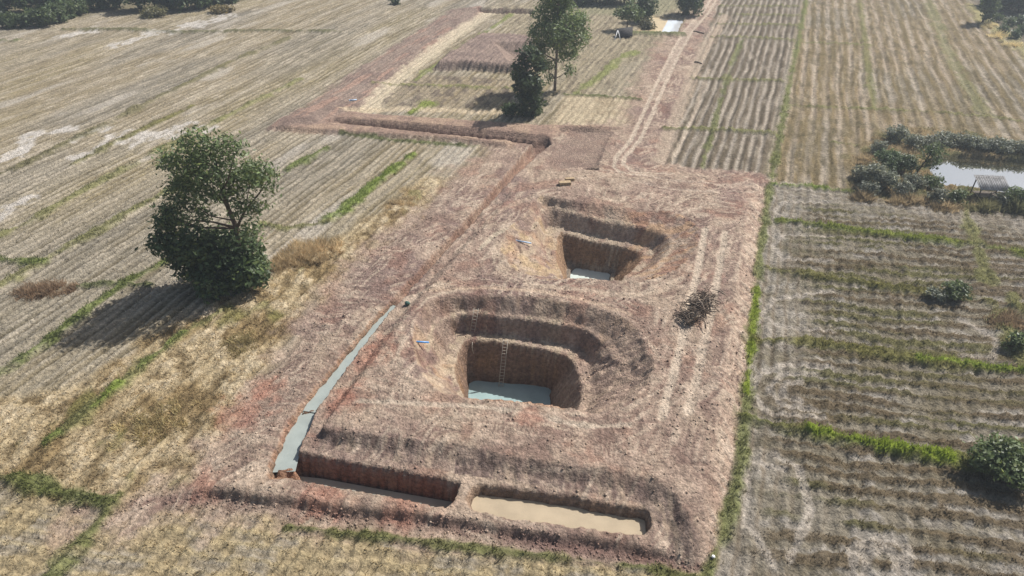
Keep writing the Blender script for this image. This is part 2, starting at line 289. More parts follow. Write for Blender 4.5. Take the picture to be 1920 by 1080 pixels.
for kk in (1, 3, 5): paint(sl, inp*(lev > kk)*(lev < kk+1)*.7*sst(.3, .6, q)*sst(19, 15, x), col(196, 176, 150))
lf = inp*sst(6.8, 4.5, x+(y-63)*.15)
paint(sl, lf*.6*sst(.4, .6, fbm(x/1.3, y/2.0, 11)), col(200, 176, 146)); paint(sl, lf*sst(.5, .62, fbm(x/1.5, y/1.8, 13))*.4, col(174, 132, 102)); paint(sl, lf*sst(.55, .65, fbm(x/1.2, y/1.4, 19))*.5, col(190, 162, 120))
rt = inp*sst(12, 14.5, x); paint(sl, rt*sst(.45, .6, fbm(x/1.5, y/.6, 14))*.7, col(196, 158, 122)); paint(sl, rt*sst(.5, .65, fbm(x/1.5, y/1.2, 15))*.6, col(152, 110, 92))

for R_, c_ in ((R0, (2.0, 45.5)), (Q0, (10.5, 66))):
    sl = box(R_, 6); x = X[sl]; y = Y[sl]; d_ = -sdp(R_, x, y); an = np.arctan2(y-c_[1], x-c_[0]); m = sst(-.1, .2, d_)*sst(5, 2, d_)*MD[sl]*sst(.3, .6, fbm(x/3, y/3, 8))
    w_ = vn(d_*3.2+(fbm(x/2, y/2, 6)-.5)*4, an*5, 9); paint(sl, m*sst(.62, .85, w_)*.75, col(206, 184, 160)); paint(sl, m*sst(.35, .15, w_)*.6, col(132, 106, 94)); Z[sl] += m*(w_-.5)*.09
for k_, (ax_, sd_) in enumerate((((.94, -.34), 3), ((.34, .94), 5), ((.8, .6), 11))):        # blade and bucket drag marks
    sl = box(WL(DIRT), 1); x = X[sl]; y = Y[sl]; u_ = x*ax_[0]+y*ax_[1]; t_ = -x*ax_[1]+y*ax_[0]; m = MD[sl]*sst(.52, .62, fbm(x/5+k_*7, y/5, sd_+2))*(1-PITM[sl])
    w_ = vn(t_*4.5+(fbm(x/3, y/3, 7)-.5)*5, u_/2.2, sd_); paint(sl, m*sst(.6, .85, w_)*.7, col(202, 180, 158)); paint(sl, m*sst(.36, .15, w_)*.6, col(130, 106, 96)); Z[sl] += m*(w_-.5)*.07
# ---- ditches, trench and ponds (top outline, bottom level, wall width)
def carve(P, zb, wall, noise=.25, c=None, cm=.8):
    P = np.asarray(P); sl = box(P, 1.5); x = X[sl]; y = Y[sl]
    sd = sdp(P, x, y)+(fbm(x/.8, y/.8, 5)-.5)*noise
    s = np.clip(sd/wall, 0, 1); Z[sl] = Z[sl]*(1-s)+np.minimum(zb, Z[sl])*s
    if c is not None: paint(sl, (s > .0)*cm*(.5+.5*fbm(x/.6, y/.6, 3)), c)
    MC[sl] *= 1-(s > 0)
carve(WL([(556, 842), (565, 849), (617, 860), (737, 881), (842, 901), (862, 908), (850, 944), (836, 953), (663, 921), (528, 893), (536, 870)], .55), -2.3, .4, .2, col(160, 100, 76))
carve(WL([(883, 914), (906, 908), (1000, 921), (1090, 935), (1108, 941), (1195, 951), (1219, 958), (1222, 990), (1206, 1004), (1076, 989), (938, 971), (884, 958), (872, 936)], .5), -.75, .45, .35, col(150, 122, 100))
def channel(pts, z, half, zb, wall, c=None, amt=.8):
    P = WL(pts, z); sl = box(P, 4); x = X[sl]; y = Y[sl]; d, s = dline(P, x, y)
    hw = np.interp(s, np.linspace(0, s.max(), len(half)), half)+(fbm(x/.9, y/.9, 8)-.5)*.3+(vn(x/.35, y/.35, 5)-.5)*.10
    k = np.clip((hw-d)/wall, 0, 1); zz = np.interp(s, np.linspace(0, s.max(), len(zb)), zb) if np.ndim(zb) else zb
    Z[sl] = Z[sl]*(1-k)+np.minimum(zz, Z[sl])*k
    if c is not None: paint(sl, (k > 0)*amt*(.45+.55*fbm(x/.5, y/.5, 3)), c); 
    MC[sl] *= 1-(k > 0)
    return P
TRENCH = [(529, 884), (536, 858), (552, 818), (577, 772), (611, 727), (652, 674), (702, 612), (738, 573)]
TR2 = [(738, 573), (778, 528), (833, 468), (903, 393), (953, 333), (990, 290), (1014, 266)]
channel(TRENCH, .3, [.92, .95, .78, .66, .58, .52, .42], -.45, .28, col(176, 132, 100))
channel(TR2, .3, [.45, .45, .5, .55, .62, .85, 1.2], [-.15, -.5, -.6, -.7, -.8, -1.1, -1.4], .28, col(158, 118, 96), .7)
for (p, q_) in (((566, 776), (590, 770)), ((522, 884), (548, 880))):       # little earth dams
    P = WL([p, q_], 0); sl = box(P, 1.5); d, s = dline(P, X[sl], Y[sl]); Z[sl] = np.maximum(Z[sl], .14-np.maximum(0, d-.04)*4)
    paint(sl, sst(.2, .05, d)*.7, col(146, 106, 84))

# far canal: long double-stepped cut with a spoil bank in front
bank = WL([(494, 240), (600, 246), (720, 254), (850, 262), (955, 274)], .4)
area = WL([(494, 240), (600, 247), (720, 255), (850, 263), (950, 275), (965, 268), (1030, 262), (1050, 243), (1170, 240), (1172, 236), (1000, 233), (700, 213), (640, 205), (560, 205)], .3)
sl = box(area, 5); x = X[sl]; y = Y[sl]; a = sdp(area, x, y); nm = fbm(x/2, y/2, 4, 4); m = sst(-.6, .8, a+(nm-.5))
paint(sl, m*.85, col(158, 130, 114)); paint(sl, m*sst(.5, .65, nm)*.6, col(188, 160, 134)); Z[sl] = Z[sl]*(1-m)+m*((nm-.5)*.25)+.55*np.clip(a/.6, 0, 1); MS[sl] *= 1-m
carve(WL([(604, 228), (625, 219), (760, 229), (900, 241), (1000, 252), (1040, 254), (1050, 262), (1030, 280), (1008, 277), (1000, 268), (900, 259), (760, 244)], .5), -.08, .4, .2, col(146, 122, 108))
carve(WL([(606, 231), (640, 230), (760, 239), (900, 252), (1002, 264), (1030, 262), (1036, 270), (1012, 275), (1000, 270), (900, 261), (760, 246)], -.08), -1.1, .35, .2, col(126, 98, 86))
carve(WL([(1075, 240), (1155, 243), (1140, 262), (1122, 312), (1010, 318), (1040, 275), (1062, 250)], .2), -.25, .6, .6, col(142, 120, 108))
for q_ in (((1118, 315), (1125, 318), (1120, 298)),):
    carve(np.vstack([WL([(1092, 314), (1122, 316), (1124, 322), (1092, 320)], 0)]), -.6, .3, .1, col(90, 68, 62))
# spoil strip running back on the left, with dark stained soil
ss = WL([(494, 243), (560, 205), (640, 150), (740, 85), (850, 15), (900, 10), (915, 22), (840, 75), (760, 130), (715, 170), (690, 200), (640, 218), (600, 235)], .2)
sl = box(ss, 4); x = X[sl]; y = Y[sl]; a = sdp(ss, x, y); nm = fbm(x/2, y/2, 4, 4); m = sst(-.8, .8, a+(nm-.5)*2)
paint(sl, m*.9, col(150, 130, 117)); paint(sl, m*sst(.5, .62, nm)*.6, col(128, 108, 99)); paint(sl, m*sst(.55, .65, fbm(T[sl]/1.2, S[sl]/9, 9))*.7, col(170, 138, 120)); Z[sl] += m*(.35*sst(0, 2, a)+(nm-.5)*.35); MS[sl] *= 1-m; MC[sl] += m*1.2
sp = WL([(690, 205), (725, 165), (800, 105), (860, 60), (930, 15)], .1); sl = box(sp, 4); d, s = dline(sp, X[sl], Y[sl]); paint(sl, sst(2.2, .8, d+(fbm(X[sl], Y[sl], 3)-.5)*2)*.8, col(204, 188, 160))
sp = WL([(650, 208), (760, 203), (880, 207), (960, 212)], .1); sl = box(sp, 4); d, s = dline(sp, X[sl], Y[sl]); paint(sl, sst(1.6, .3, d+(fbm(X[sl], Y[sl], 3)-.5)*1.5)*.7, col(202, 182, 150))
# far raised pan of dug soil
fp = WL([(806, 134), (835, 108), (895, 70), (1000, 76), (1000, 143), (860, 132)], 0); sl = box(fp, 4); x = X[sl]; y = Y[sl]; a = sdp(fp, x, y); nm = fbm(x/2, y/2, 4, 4); m = sst(-.5, .8, a+(nm-.5))
paint(sl, m*.95, col(152, 132, 120)); paint(sl, m*sst(.5, .62, nm)*.6, col(130, 112, 104)); Z[sl] += m*(1.5*np.clip(a/1.3, 0, 1)+(nm-.5)*.3); MS[sl] *= 1-m
carve(WL([(922, 79), (1000, 82), (1000, 118), (952, 116)], 1.3), -.2, 3.0, .3, col(150, 130, 116))
carve(WL([(893, 14), (1000, 17), (1000, 26), (896, 24)], 0), -1.3, .8, .2, col(118, 92, 84))

# ---- track on the right of the canal, wheel ruts
def rut(pts, w, c, amt=.85, z=0, dz=-.05, nz=.8):
    P = WL(pts, z); sl = box(P, 3); d, s = dline(P, X[sl], Y[sl]); nn = fbm(X[sl]/.8, Y[sl]/1.4, 13)
    k = sst(w, w*.45, d+(nn-.5)*w*nz)*((1-PITM[sl]) if nz > .5 else 1); paint(sl, k*amt, c); Z[sl] += k*dz; MC[sl] *= 1-k*.8
pale = col(208, 188, 166)
rut([(1345, -20), (1318, 22), (1285, 55), (1262, 95), (1232, 155), (1205, 215), (1183, 262), (1155, 295), (1150, 315), (1168, 330), (1230, 345)], .42, pale)
rut([(1355, -20), (1330, 22), (1298, 58), (1274, 100), (1246, 160), (1220, 220), (1200, 262), (1172, 295), (1168, 310), (1188, 325), (1260, 335)], .42, pale)
rut([(1305, 40), (1290, 60), (1268, 95), (1240, 150)], .9, col(196, 176, 156), .6)
rut([(1358, 30), (1342, 60), (1310, 110), (1272, 210), (1240, 300)], 1.5, col(186, 166, 144), .7)
rut([(1330, 130), (1300, 220), (1262, 300)], .5, col(200, 182, 160), .5)
tz = 1.2
rut([(1322, 428), (1312, 490), (1293, 570), (1268, 680), (1240, 785)], .5, col(206, 186, 164), .92, tz, -.10, .51)
rut([(1360, 432), (1345, 520), (1325, 620), (1302, 730), (1290, 775)], .5, col(206, 186, 164), .92, tz, -.10, .51)
rut([(1280, 520), (1240, 545), (1180, 555), (1100, 545), (990, 535)], .5, col(206, 184, 160), .6, tz)
rut([(800, 545), (900, 540), (1000, 545), (1090, 562), (1180, 590)], .35, col(206, 178, 150), .5, tz)
rut([(640, 752), (760, 757), (880, 763), (1000, 778), (1080, 800), (1180, 800)], .35, col(206, 188, 166), .65, tz)
rut([(905, 425), (930, 400), (990, 372)], .5, col(198, 172, 148), .5, .9)
rut([(900, 470), (930, 440), (975, 425)], .35, col(206, 190, 164), .6, .9)
rut([(1185, 330), (1260, 345), (1340, 350), (1420, 340)], .3, col(190, 170, 152), .6, .5); rut([(1180, 342), (1250, 358), (1330, 364), (1410, 356)], .3, col(190, 170, 152), .6, .6)
for k in range(26):                                               # single wheel and track scrapes
    u0 = random.Random(k).uniform(700, 1330); v0 = random.Random(k+50).uniform(540, 900); r = random.Random(k+99)
    L = r.uniform(40, 150); th = r.choice([0.05, .12, 2.0, 1.9, 1.1]); rut([(u0, v0), (u0+L*.5*math.cos(th)+r.uniform(-8, 8), v0+L*.35*math.sin(th)), (u0+L*math.cos(th), v0+L*.7*math.sin(th))], r.uniform(.1, .22), r.choice([col(200, 178, 156), col(134, 108, 98)]), .5, tz, r.choice([-.06, .03]))
for pts in ([(1560, 690), (1470, 684), (1425, 700), (1410, 735), (1440, 775), (1540, 785)], [(1530, 704), (1465, 702), (1440, 730), (1465, 762), (1530, 770)], [(1500, 716), (1468, 722), (1465, 745), (1500, 755)], [(1560, 445), (1470, 440), (1450, 460), (1470, 485), (1560, 490)], [(1540, 380), (1470, 378), (1452, 395), (1480, 410)], [(1560, 545), (1450, 560), (1430, 590), (1460, 610), (1560, 622)], [(1800, 600), (1850, 625), (1872, 645), (1860, 672), (1800, 668)], [(1600, 1080), (1600, 1030), (1650, 1005), (1700, 1030), (1700, 1080)], [(1620, 1080), (1625, 1040), (1655, 1025), (1680, 1045), (1680, 1080)], [(1470, 880), (1400, 860), (1400, 980), (1450, 1060)], [(1450, 850), (1500, 880), (1520, 960), (1480, 1050)]):
    rut(pts, .4, col(182, 171, 157), .7, 0, -.06)
# crawler tread: cross-cleats in patches
for pts, w, per in (([(1060, 810), (1120, 842), (1180, 850)], 1.0, .34), ([(1330, 830), (1320, 920), (1300, 980)], .9, .34), ([(905, 800), (960, 806), (1010, 815)], .9, .34), ([(1240, 800), (1235, 860), (1240, 910)], .9, .34), ([(700, 700), (740, 730), (800, 742)], .6, .34), ([(1180, 600), (1230, 640), (1240, 720)], .7, .34), ([(350, 940), (420, 960), (520, 975)], .4, .5), ([(1340, 480), (1325, 600), (1300, 760)], .5, .34), ([(900, 500), (1000, 540), (1100, 548)], .6, .34), ([(780, 590), (720, 660), (680, 720)], .6, .34), ([(600, 590), (520, 700), (470, 800)], .9, .36), ([(640, 620), (570, 720), (520, 800)], .8, .36)):
    P = WL(pts, 1.2); sl = box(P, 3); d, s = dline(P, X[sl], Y[sl]); k = sst(w, w*.7, d)*sst(.35, .55, fbm(X[sl], Y[sl], 4))*(1-PITM[sl]); wv = np.sin(s*2*np.pi/per)
    Z[sl] += k*wv*.05; paint(sl, k*sst(.2, .9, wv)*.45, col(196, 172, 150)); paint(sl, k*sst(.2, .9, -wv)*.4, col(128, 104, 94))
# red patches
for (u, v, r) in ((455, 760, 2.2), (500, 720, 1.5), (560, 800, 1.0), (650, 740, 1.5), (690, 670, 1.8), (720, 640, 1.3), (1000, 790, 1.2), (380, 900, 1.5), (600, 930, 1.6), (760, 950, 1.6), (640, 755, 1.3)):
    c_ = np.array([W(u, v, .8)]); sl = box(c_, r*2); d = np.hypot(X[sl]-c_[0, 0], Y[sl]-c_[0, 1]); nn = fbm(X[sl]/.8, Y[sl]/.8, 14, 4); paint(sl, sst(r*1.4, r*.3, d+(nn-.5)*r*2)*.55, col(172, 118, 98))
# outfall gullies under the two pipes
rut([(771, 643), (780, 655), (787, 672)], .14, col(110, 84, 74), .8, .9, -.12, .3); rut([(972, 458), (976, 472)], .16, col(110, 84, 74), .8, .5, -.12, .3)

# ---- bunds: low grassy ridges
def bund(pts, w, h, c, g, z=0, amt=.85):
    P = WL(pts, z); sl = box(P, 4); x = X[sl]; y = Y[sl]; d, s = dline(P, x, y); nn = fbm(x/1.2, y/1.2, 16, 3)
    k = sst(w*1.2, w*.25, d+(nn-.5)*w*1.3+(fbm(s/2.2, d, 9)-.5)*w*1.6); Z[sl] += k*h*(.7+.6*nn); paint(sl, k*amt, c); paint(sl, k*sst(.5, .65, fbm(x/.6, y/.6, 18))*.5, np.asarray(c)*.7)
    MG[sl] = np.maximum(MG[sl], k*g); MS[sl] *= 1-k*.7
GR = col(112, 124, 62); OL = col(134, 132, 84); BG = col(124, 142, 56); DK = col(102, 108, 66)
bund([(0, 443), (43, 423), (100, 390), (153, 360), (260, 303), (387, 238), (470, 195), (560, 150)], .8, .25, OL, 5)
bund([(-20, 335), (57, 303), (180, 243), (300, 182), (430, 118), (540, 72)], .9, .3, col(118, 112, 78), 4)
bund([(140, 308), (215, 268), (300, 228), (360, 200)], .7, .25, col(122, 118, 70), 5)
bund([(400, 335), (310, 362), (213, 417), (100, 480), (-10, 545)], .7, .25, OL, 7)
bund([(612, 278), (575, 300), (540, 318)], .8, .25, GR, 9)
bund([(775, 290), (735, 320), (690, 355), (640, 402), (612, 412)], .8, .25, BG, 14)
bund([(620, 415), (540, 430), (490, 420)], .5, .2, OL, 6)
bund([(330, 480), (290, 500), (250, 522), (215, 545), (160, 585), (110, 625), (0, 705), (-40, 735)], .6, .25, GR, 9)
bund([(280, 535), (200, 532), (150, 540)], .5, .25, DK, 9)
bund([(-20, 488), (30, 490), (78, 494)], .7, .3, GR, 10)
bund([(430, 575), (340, 630), (290, 672), (230, 720), (167, 770), (87, 833)], .55, .2, OL, 8); bund([(350, 622), (290, 670), (265, 690)], .4, .1, GR, 10); bund([(227, 722), (180, 765)], .45, .15, BG, 14); bund([(110, 815), (85, 835)], .4, .15, GR, 12)
bund([(-40, 885), (0, 895), (60, 910), (130, 928), (210, 945)], .75, .3, col(100, 110, 58), 14, 0); bund([(215, 945), (180, 990), (130, 1040), (90, 1090)], .8, .15, col(118, 122, 72), 7)
bund([(540, 990), (640, 1001), (760, 1013), (900, 1033), (1050, 1047), (1200, 1066), (1300, 1085)], .42, .22, col(108, 112, 62), 10)
bund([(1322, 1085), (1352, 1010), (1372, 940), (1388, 860), (1399, 740), (1412, 600), (1424, 480), (1442, 360), (1454, 300), (1472, 200), (1492, 100), (1512, 0), (1530, -80)], .6, .15, col(122, 126, 74), 8)
bund([(1398, 740), (1412, 600), (1418, 540)], .35, .1, col(138, 154, 44), 22)
bund([(1450, 347), (1520, 350), (1605, 362)], .5, .25, BG, 12)
bund([(1460, 414), (1560, 428), (1700, 446), (1830, 461), (1930, 478)], .6, .3, col(126, 136, 52), 14)
bund([(1440, 505), (1560, 524), (1700, 545), (1790, 557), (1930, 583)], .7, .3, col(120, 116, 66), 9)
bund([(1415, 640), (1500, 640), (1560, 650), (1660, 667), (1750, 682), (1930, 700)], .7, .3, col(124, 120, 66), 9); bund([(1720, 678), (1800, 686), (1930, 700)], .5, .1, col(128, 146, 46), 18)
bund([(1395, 785), (1480, 808), (1560, 822), (1680, 843), (1780, 863), (1930, 885)], .8, .35, col(112, 116, 56), 9); bund([(1515, 812), (1620, 832), (1690, 846), (1775, 862)], .55, .15, col(138, 156, 40), 26)
bund([(1808, 392), (1830, 461), (1852, 530)], .8, .05, OL, 6); bund([(1900, 560), (1880, 600), (1900, 660), (1930, 690)], 1.0, .2, OL, 9)
bund([(1392, 75), (1372, 120), (1352, 185), (1335, 250), (1318, 312)], .6, .05, col(124, 128, 78), 5, 0, .7)
for a_ in ([(1245, 241), (1340, 244), (1452, 250)], [(1300, 147), (1380, 150), (1465, 153)], [(1335, 69), (1420, 71), (1500, 76)], [(1345, 45), (1500, 48)], [(1350, 27), (1505, 30)], [(1350, 12), (1510, 12)]): bund(a_, .6, .35, OL, 6)
bund([(1608, -30), (1616, 30), (1628, 130), (1640, 205)], .8, .05, col(130, 130, 80), 3, 0, .55); bund([(1740, 0), (1765, 70), (1795, 130), (1845, 212)], 1.4, .05, col(138, 136, 92), 2.5, 0, .55)
for a_ in ([(1490, 79), (1560, 81), (1630, 84)], [(1475, 198), (1620, 204), (1760, 210), (1860, 220), (1930, 230)], [(1560, 268), (1605, 272)]): bund(a_, .5, .2, OL, 5)
bund([(120, 56), (240, 56), (340, 61), (480, 58), (640, 60)], .8, .4, col(108, 106, 72), 6); bund([(-10, 77), (30, 77)], .8, .4, DK, 6)
bund([(640, 252), (760, 265), (900, 275)], .5, .1, DK, 7)
bund([(700, 158), (800, 160), (960, 166)], .6, .2, OL, 5); bund([(770, 210), (800, 195)], 1.5, .1, col(130, 142, 62), 8); bund([(780, 150), (805, 130), (885, 80), (920, 55), (960, 25)], .9, .1, col(134, 138, 80), 6); bund([(1060, 178), (1120, 180), (1200, 187)], .5, .25, DK, 5)
bund([(1080, 175), (1130, 140), (1160, 110), (1190, 98)], 1.0, .1, col(134, 138, 80), 4); bund([(1185, 63), (1240, 65), (1280, 66)], 1.2, .6, col(118, 124, 80), 8)
bund([(1820, 10), (1850, 45), (1880, 65), (1915, 92), (1960, 130)], 2.0, .3, col(170, 160, 112), 8)

# ---- ponds of standing water beyond the plot
TH = WL([(1590, 300), (1640, 255), (1700, 240), (1800, 245), (1930, 270), (2200, 310), (2200, 430), (1930, 405), (1780, 388), (1600, 368)], 0)
sl = box(TH, 3); x = X[sl]; y = Y[sl]; m = sst(-1.5, 1.5, sdp(TH, x, y)+(fbm(x/2, y/2, 5)-.5)*3); paint(sl, m, col(140, 122, 88)); paint(sl, m*sst(.45, .6, fbm(x/2, y/2, 8)), col(112, 108, 74)); Z[sl] += m*.5*(fbm(x/1.5, y/1.5, 9)-.3); MG[sl] = np.maximum(MG[sl], m*5); MS[sl] *= 1-m
PONDR = WL([(1746, 292), (1800, 286), (1930, 297), (2150, 322), (2150, 385), (1920, 366), (1815, 350), (1764, 344), (1738, 318)], 0)
carve(PONDR, -1.5, .7, .8, col(96, 90, 66))
PONDF = WL([(1222, 28), (1286, 36), (1272, 64), (1190, 62)], 0)
carve(PONDF, -1.2, 1.5, .8, col(190, 170, 130))

for P_, zl in ((WL([(860, 900), (1230, 945), (1230, 1010), (870, 970)], .5), -.28), (WL([(500, 830), (870, 890), (860, 960), (500, 910)], .3), -1.25), (WL([(500, 900), (760, 560), (720, 560), (500, 860)], .3), .0), (R0, -6.42), (Q0, -5.3)):
    sl = box(P_, .5); paint(sl, inside(P_, X[sl], Y[sl])*sst(.28, .08, np.abs(Z[sl]-zl))*.7, col(104, 88, 74))        # wet margin
dm = MD[..., None]; C *= 1-dm+dm*np.array([.945, .95, .945])
C *= (.88+.24*nf)[..., None]
inv = np.clip(C, .01, .95)

def gz(x, y):
    j = np.clip(np.searchsorted(xs, x)-1, 0, NX-2); i = np.clip(np.searchsorted(ys, y)-1, 0, NY-2)
    fx = (x-xs[j])/(xs[j+1]-xs[j]); fy = (y-ys[i])/(ys[i+1]-ys[i])
    return (Z[i, j]*(1-fx)+Z[i, j+1]*fx)*(1-fy)+(Z[i+1, j]*(1-fx)+Z[i+1, j+1]*fx)*fy
def on(u, v):
    z = 0.0
    for _ in range(8):
        p = W(u, v, z); z = .5*z+.5*float(gz(p[0], p[1]))
    p = W(u, v, z); return (p[0], p[1], float(gz(p[0], p[1])))

# ------------------------------------------------------------------ materials
def mat(name): 
    m = bpy.data.materials.new(name); m.use_nodes = True; n = m.node_tree; return m, n, n.nodes['Principled BSDF']
def node(n, t, **k):
    o = n.nodes.new(t)
    for a, b in k.items(): setattr(o, a, b)
    return o
def attr_mat(name, rough=1.0, spec=0.05, noise=0.0, scale=8, bump=0.0, bscale=9, trans=0.0, clods=0):
    m, n, b = mat(name); a = node(n, 'ShaderNodeAttribute', attribute_name='Col'); b.inputs['Roughness'].default_value = rough; b.inputs['Specular IOR Level'].default_value = spec
    src = a.outputs['Color']; g = node(n, 'ShaderNodeNewGeometry')
    if noise:
        t = node(n, 'ShaderNodeTexNoise'); t.inputs['Scale'].default_value = scale; t.inputs['Detail'].default_value = 8; t.inputs['Roughness'].default_value = .78; n.links.new(g.outputs['Position'], t.inputs['Vector'])
        r = node(n, 'ShaderNodeMapRange'); r.inputs[1].default_value = .3; r.inputs[2].default_value = .7; r.inputs[3].default_value = 1-noise; r.inputs[4].default_value = 1+noise; n.links.new(t.outputs[0], r.inputs[0])
        x = node(n, 'ShaderNodeMix', data_type='RGBA', blend_type='MULTIPLY'); x.inputs[0].default_value = 1; n.links.new(src, x.inputs[6]); n.links.new(r.outputs[0], x.inputs[7]); src = x.outputs[2]
    n.links.new(src, b.inputs['Base Color'])
    if bump:
        t2 = node(n, 'ShaderNodeTexNoise'); t2.inputs['Scale'].default_value = bscale; t2.inputs['Detail'].default_value = 7; t2.inputs['Roughness'].default_value = .7; n.links.new(g.outputs['Position'], t2.inputs['Vector'])
        hsrc = t2.outputs[0]
        if clods:
            vo = node(n, 'ShaderNodeTexVoronoi'); vo.inputs['Scale'].default_value = clods; n.links.new(g.outputs['Position'], vo.inputs['Vector'])
            ml = node(n, 'ShaderNodeMath', operation='MULTIPLY_ADD'); ml.inputs[1].default_value = -.32; n.links.new(vo.outputs['Distance'], ml.inputs[0]); n.links.new(t2.outputs[0], ml.inputs[2]); hsrc = ml.outputs[0]
            mr = node(n, 'ShaderNodeMapRange'); mr.inputs[3].default_value = .86; mr.inputs[4].default_value = 1.14; sp = node(n, 'ShaderNodeSeparateColor'); n.links.new(vo.outputs['Color'], sp.inputs[0]); n.links.new(sp.outputs[0], mr.inputs[0])
            x2 = node(n, 'ShaderNodeMix', data_type='RGBA', blend_type='MULTIPLY'); x2.inputs[0].default_value = 1; n.links.new(src, x2.inputs[6]); n.links.new(mr.outputs[0], x2.inputs[7]); src = x2.outputs[2]; n.links.new(src, b.inputs['Base Color'])
        bp = node(n, 'ShaderNodeBump'); bp.inputs['Strength'].default_value = 1; bp.inputs['Distance'].default_value = bump; n.links.new(hsrc, bp.inputs['Height']); n.links.new(bp.outputs[0], b.inputs['Normal'])
    if trans:
        tr = node(n, 'ShaderNodeBsdfTranslucent'); n.links.new(src, tr.inputs[0]); mx = node(n, 'ShaderNodeMixShader'); mx.inputs[0].default_value = trans
        n.links.new(b.outputs[0], mx.inputs[1]); n.links.new(tr.outputs[0], mx.inputs[2]); n.links.new(mx.outputs[0], n.nodes['Material Output'].inputs[0])
    return m
M_GROUND = attr_mat('soil_and_stubble', 1, 0.0, .55, 3.2, .24, 3.8, clods=4.5)
M_STRAW = attr_mat('straw', .9, .1, trans=.5)
M_CLOD = attr_mat('clod', 1, 0, .2, 9)
M_LEAF = attr_mat('leaf', .5, .4, trans=.35)
def flat(name, c, rough=.8, spec=.2, noise=.2, scale=6, bump=0):
    m, n, b = mat(name); b.inputs['Roughness'].default_value = rough; b.inputs['Specular IOR Level'].default_value = spec
    g = node(n, 'ShaderNodeNewGeometry'); t = node(n, 'ShaderNodeTexNoise'); t.inputs['Scale'].default_value = scale; t.inputs['Detail'].default_value = 4; n.links.new(g.outputs['Position'], t.inputs['Vector'])
    r = node(n, 'ShaderNodeValToRGB'); c = np.asarray(c); r.color_ramp.elements[0].position = .3; r.color_ramp.elements[1].position = .7
    r.color_ramp.elements[0].color = (*np.clip(c*(1-noise), 0, 1), 1); r.color_ramp.elements[1].color = (*np.clip(c*(1+noise), 0, 1), 1)
    n.links.new(t.outputs[0], r.inputs[0]); n.links.new(r.outputs[0], b.inputs['Base Color'])
    if bump:
        bp = node(n, 'ShaderNodeBump'); bp.inputs['Distance'].default_value = bump; n.links.new(t.outputs[0], bp.inputs['Height']); n.links.new(bp.outputs[0], b.inputs['Normal'])
    return m
def water_mat(name, c, rough=.06, ior=1.33, noise=.06, ripple=.006, gloss=0.0):
    m = flat(name, c, rough, .5, noise*1.6, .8); n = m.node_tree; b = n.nodes['Principled BSDF']; b.inputs['IOR'].default_value = ior
    g = node(n, 'ShaderNodeNewGeometry'); t = node(n, 'ShaderNodeTexNoise'); t.inputs['Scale'].default_value = 2.5; t.inputs['Detail'].default_value = 3; n.links.new(g.outputs['Position'], t.inputs['Vector'])
    bp = node(n, 'ShaderNodeBump'); bp.inputs['Distance'].default_value = ripple; n.links.new(t.outputs[0], bp.inputs['Height']); n.links.new(bp.outputs[0], b.inputs['Normal'])
    if gloss:
        gl = node(n, 'ShaderNodeBsdfGlossy'); gl.inputs['Roughness'].default_value = rough; gl.inputs['Color'].default_value = (1, 1, 1, 1); n.links.new(bp.outputs[0], gl.inputs['Normal'])
        mx = node(n, 'ShaderNodeMixShader'); mx.inputs[0].default_value = gloss; n.links.new(b.outputs[0], mx.inputs[1]); n.links.new(gl.outputs[0], mx.inputs[2]); n.links.new(mx.outputs[0], n.nodes['Material Output'].inputs[0])
    return m
M_BARK = flat('bark', (.10, .075, .055), .95, .1, .35, 5, .05)
M_PALEBARK = flat('pale_bark', (.22, .17, .14), .95, .1, .3, 5, .04)
M_BAMBOO = flat('bamboo', (.44, .39, .32), .6, .3, .2, 8)
M_PVC = flat('blue_pvc', (.10, .30, .62), .35, .4, .08, 3)
M_PVCL = flat('pale_blue_pvc', (.42, .55, .70), .35, .4, .08, 3)
M_TIN = flat('weathered_sheet', (.20, .195, .19), .6, .4, .35, 2.2)
M_POST = flat('grey_timber', (.13, .11, .09), .9, .1, .3, 6)
M_WHITE = flat('white', (.75, .75, .74), .5, .3, .06, 3)
M_SACK = flat('sack_green', (.05, .11, .09), .6, .3, .2, 3)
M_EARTH = flat('block_earth', (.36, .27, .17), 1, 0, .25, 6, .03)
M_DARK = flat('dark_thatch', (.055, .052, .05), .95, .1, .35, 4, .05)

# ------------------------------------------------------------------ mesh builders
def tag(o, label=None, cat=None, group=None, kind=None):
    for k, v in (('label', label), ('category', cat), ('group', group), ('kind', kind)):
        if v: o[k] = v
    return o
def mesh(name, V, Fc, m, parent=None, colors=None, smooth=False, loc=None):
    me = bpy.data.meshes.new(name); V = np.asarray(V, np.float32); Fc = np.asarray(Fc, np.int32)
    me.vertices.add(len(V)); me.vertices.foreach_set('co', V.ravel()); k = Fc.shape[1]
    me.loops.add(Fc.size); me.loops.foreach_set('vertex_index', Fc.ravel()); me.polygons.add(len(Fc))
    me.polygons.foreach_set('loop_start', np.arange(0, Fc.size, k, dtype=np.int32)); me.polygons.foreach_set('loop_total', np.full(len(Fc), k, np.int32))
    me.update(calc_edges=True)
    if colors is not None:
        a = me.attributes.new('Col', 'FLOAT_COLOR', 'POINT'); cc = np.ones((len(V), 4), np.float32); cc[:, :3] = colors; a.data.foreach_set('color', cc.ravel())
    if smooth: me.polygons.foreach_set('use_smooth', np.ones(len(Fc), bool))
    me.materials.append(m); me.validate()
    o = bpy.data.objects.new(name, me); C_.objects.link(o)
    if parent: o.parent = parent
    if loc is not None: o.location = loc
    return o
def empty(name, loc, rz=0):
    o = bpy.data.objects.new(name, None); C_.objects.link(o); o.location = loc; o.rotation_euler = (0, 0, rz); o.empty_display_size = .3; return o
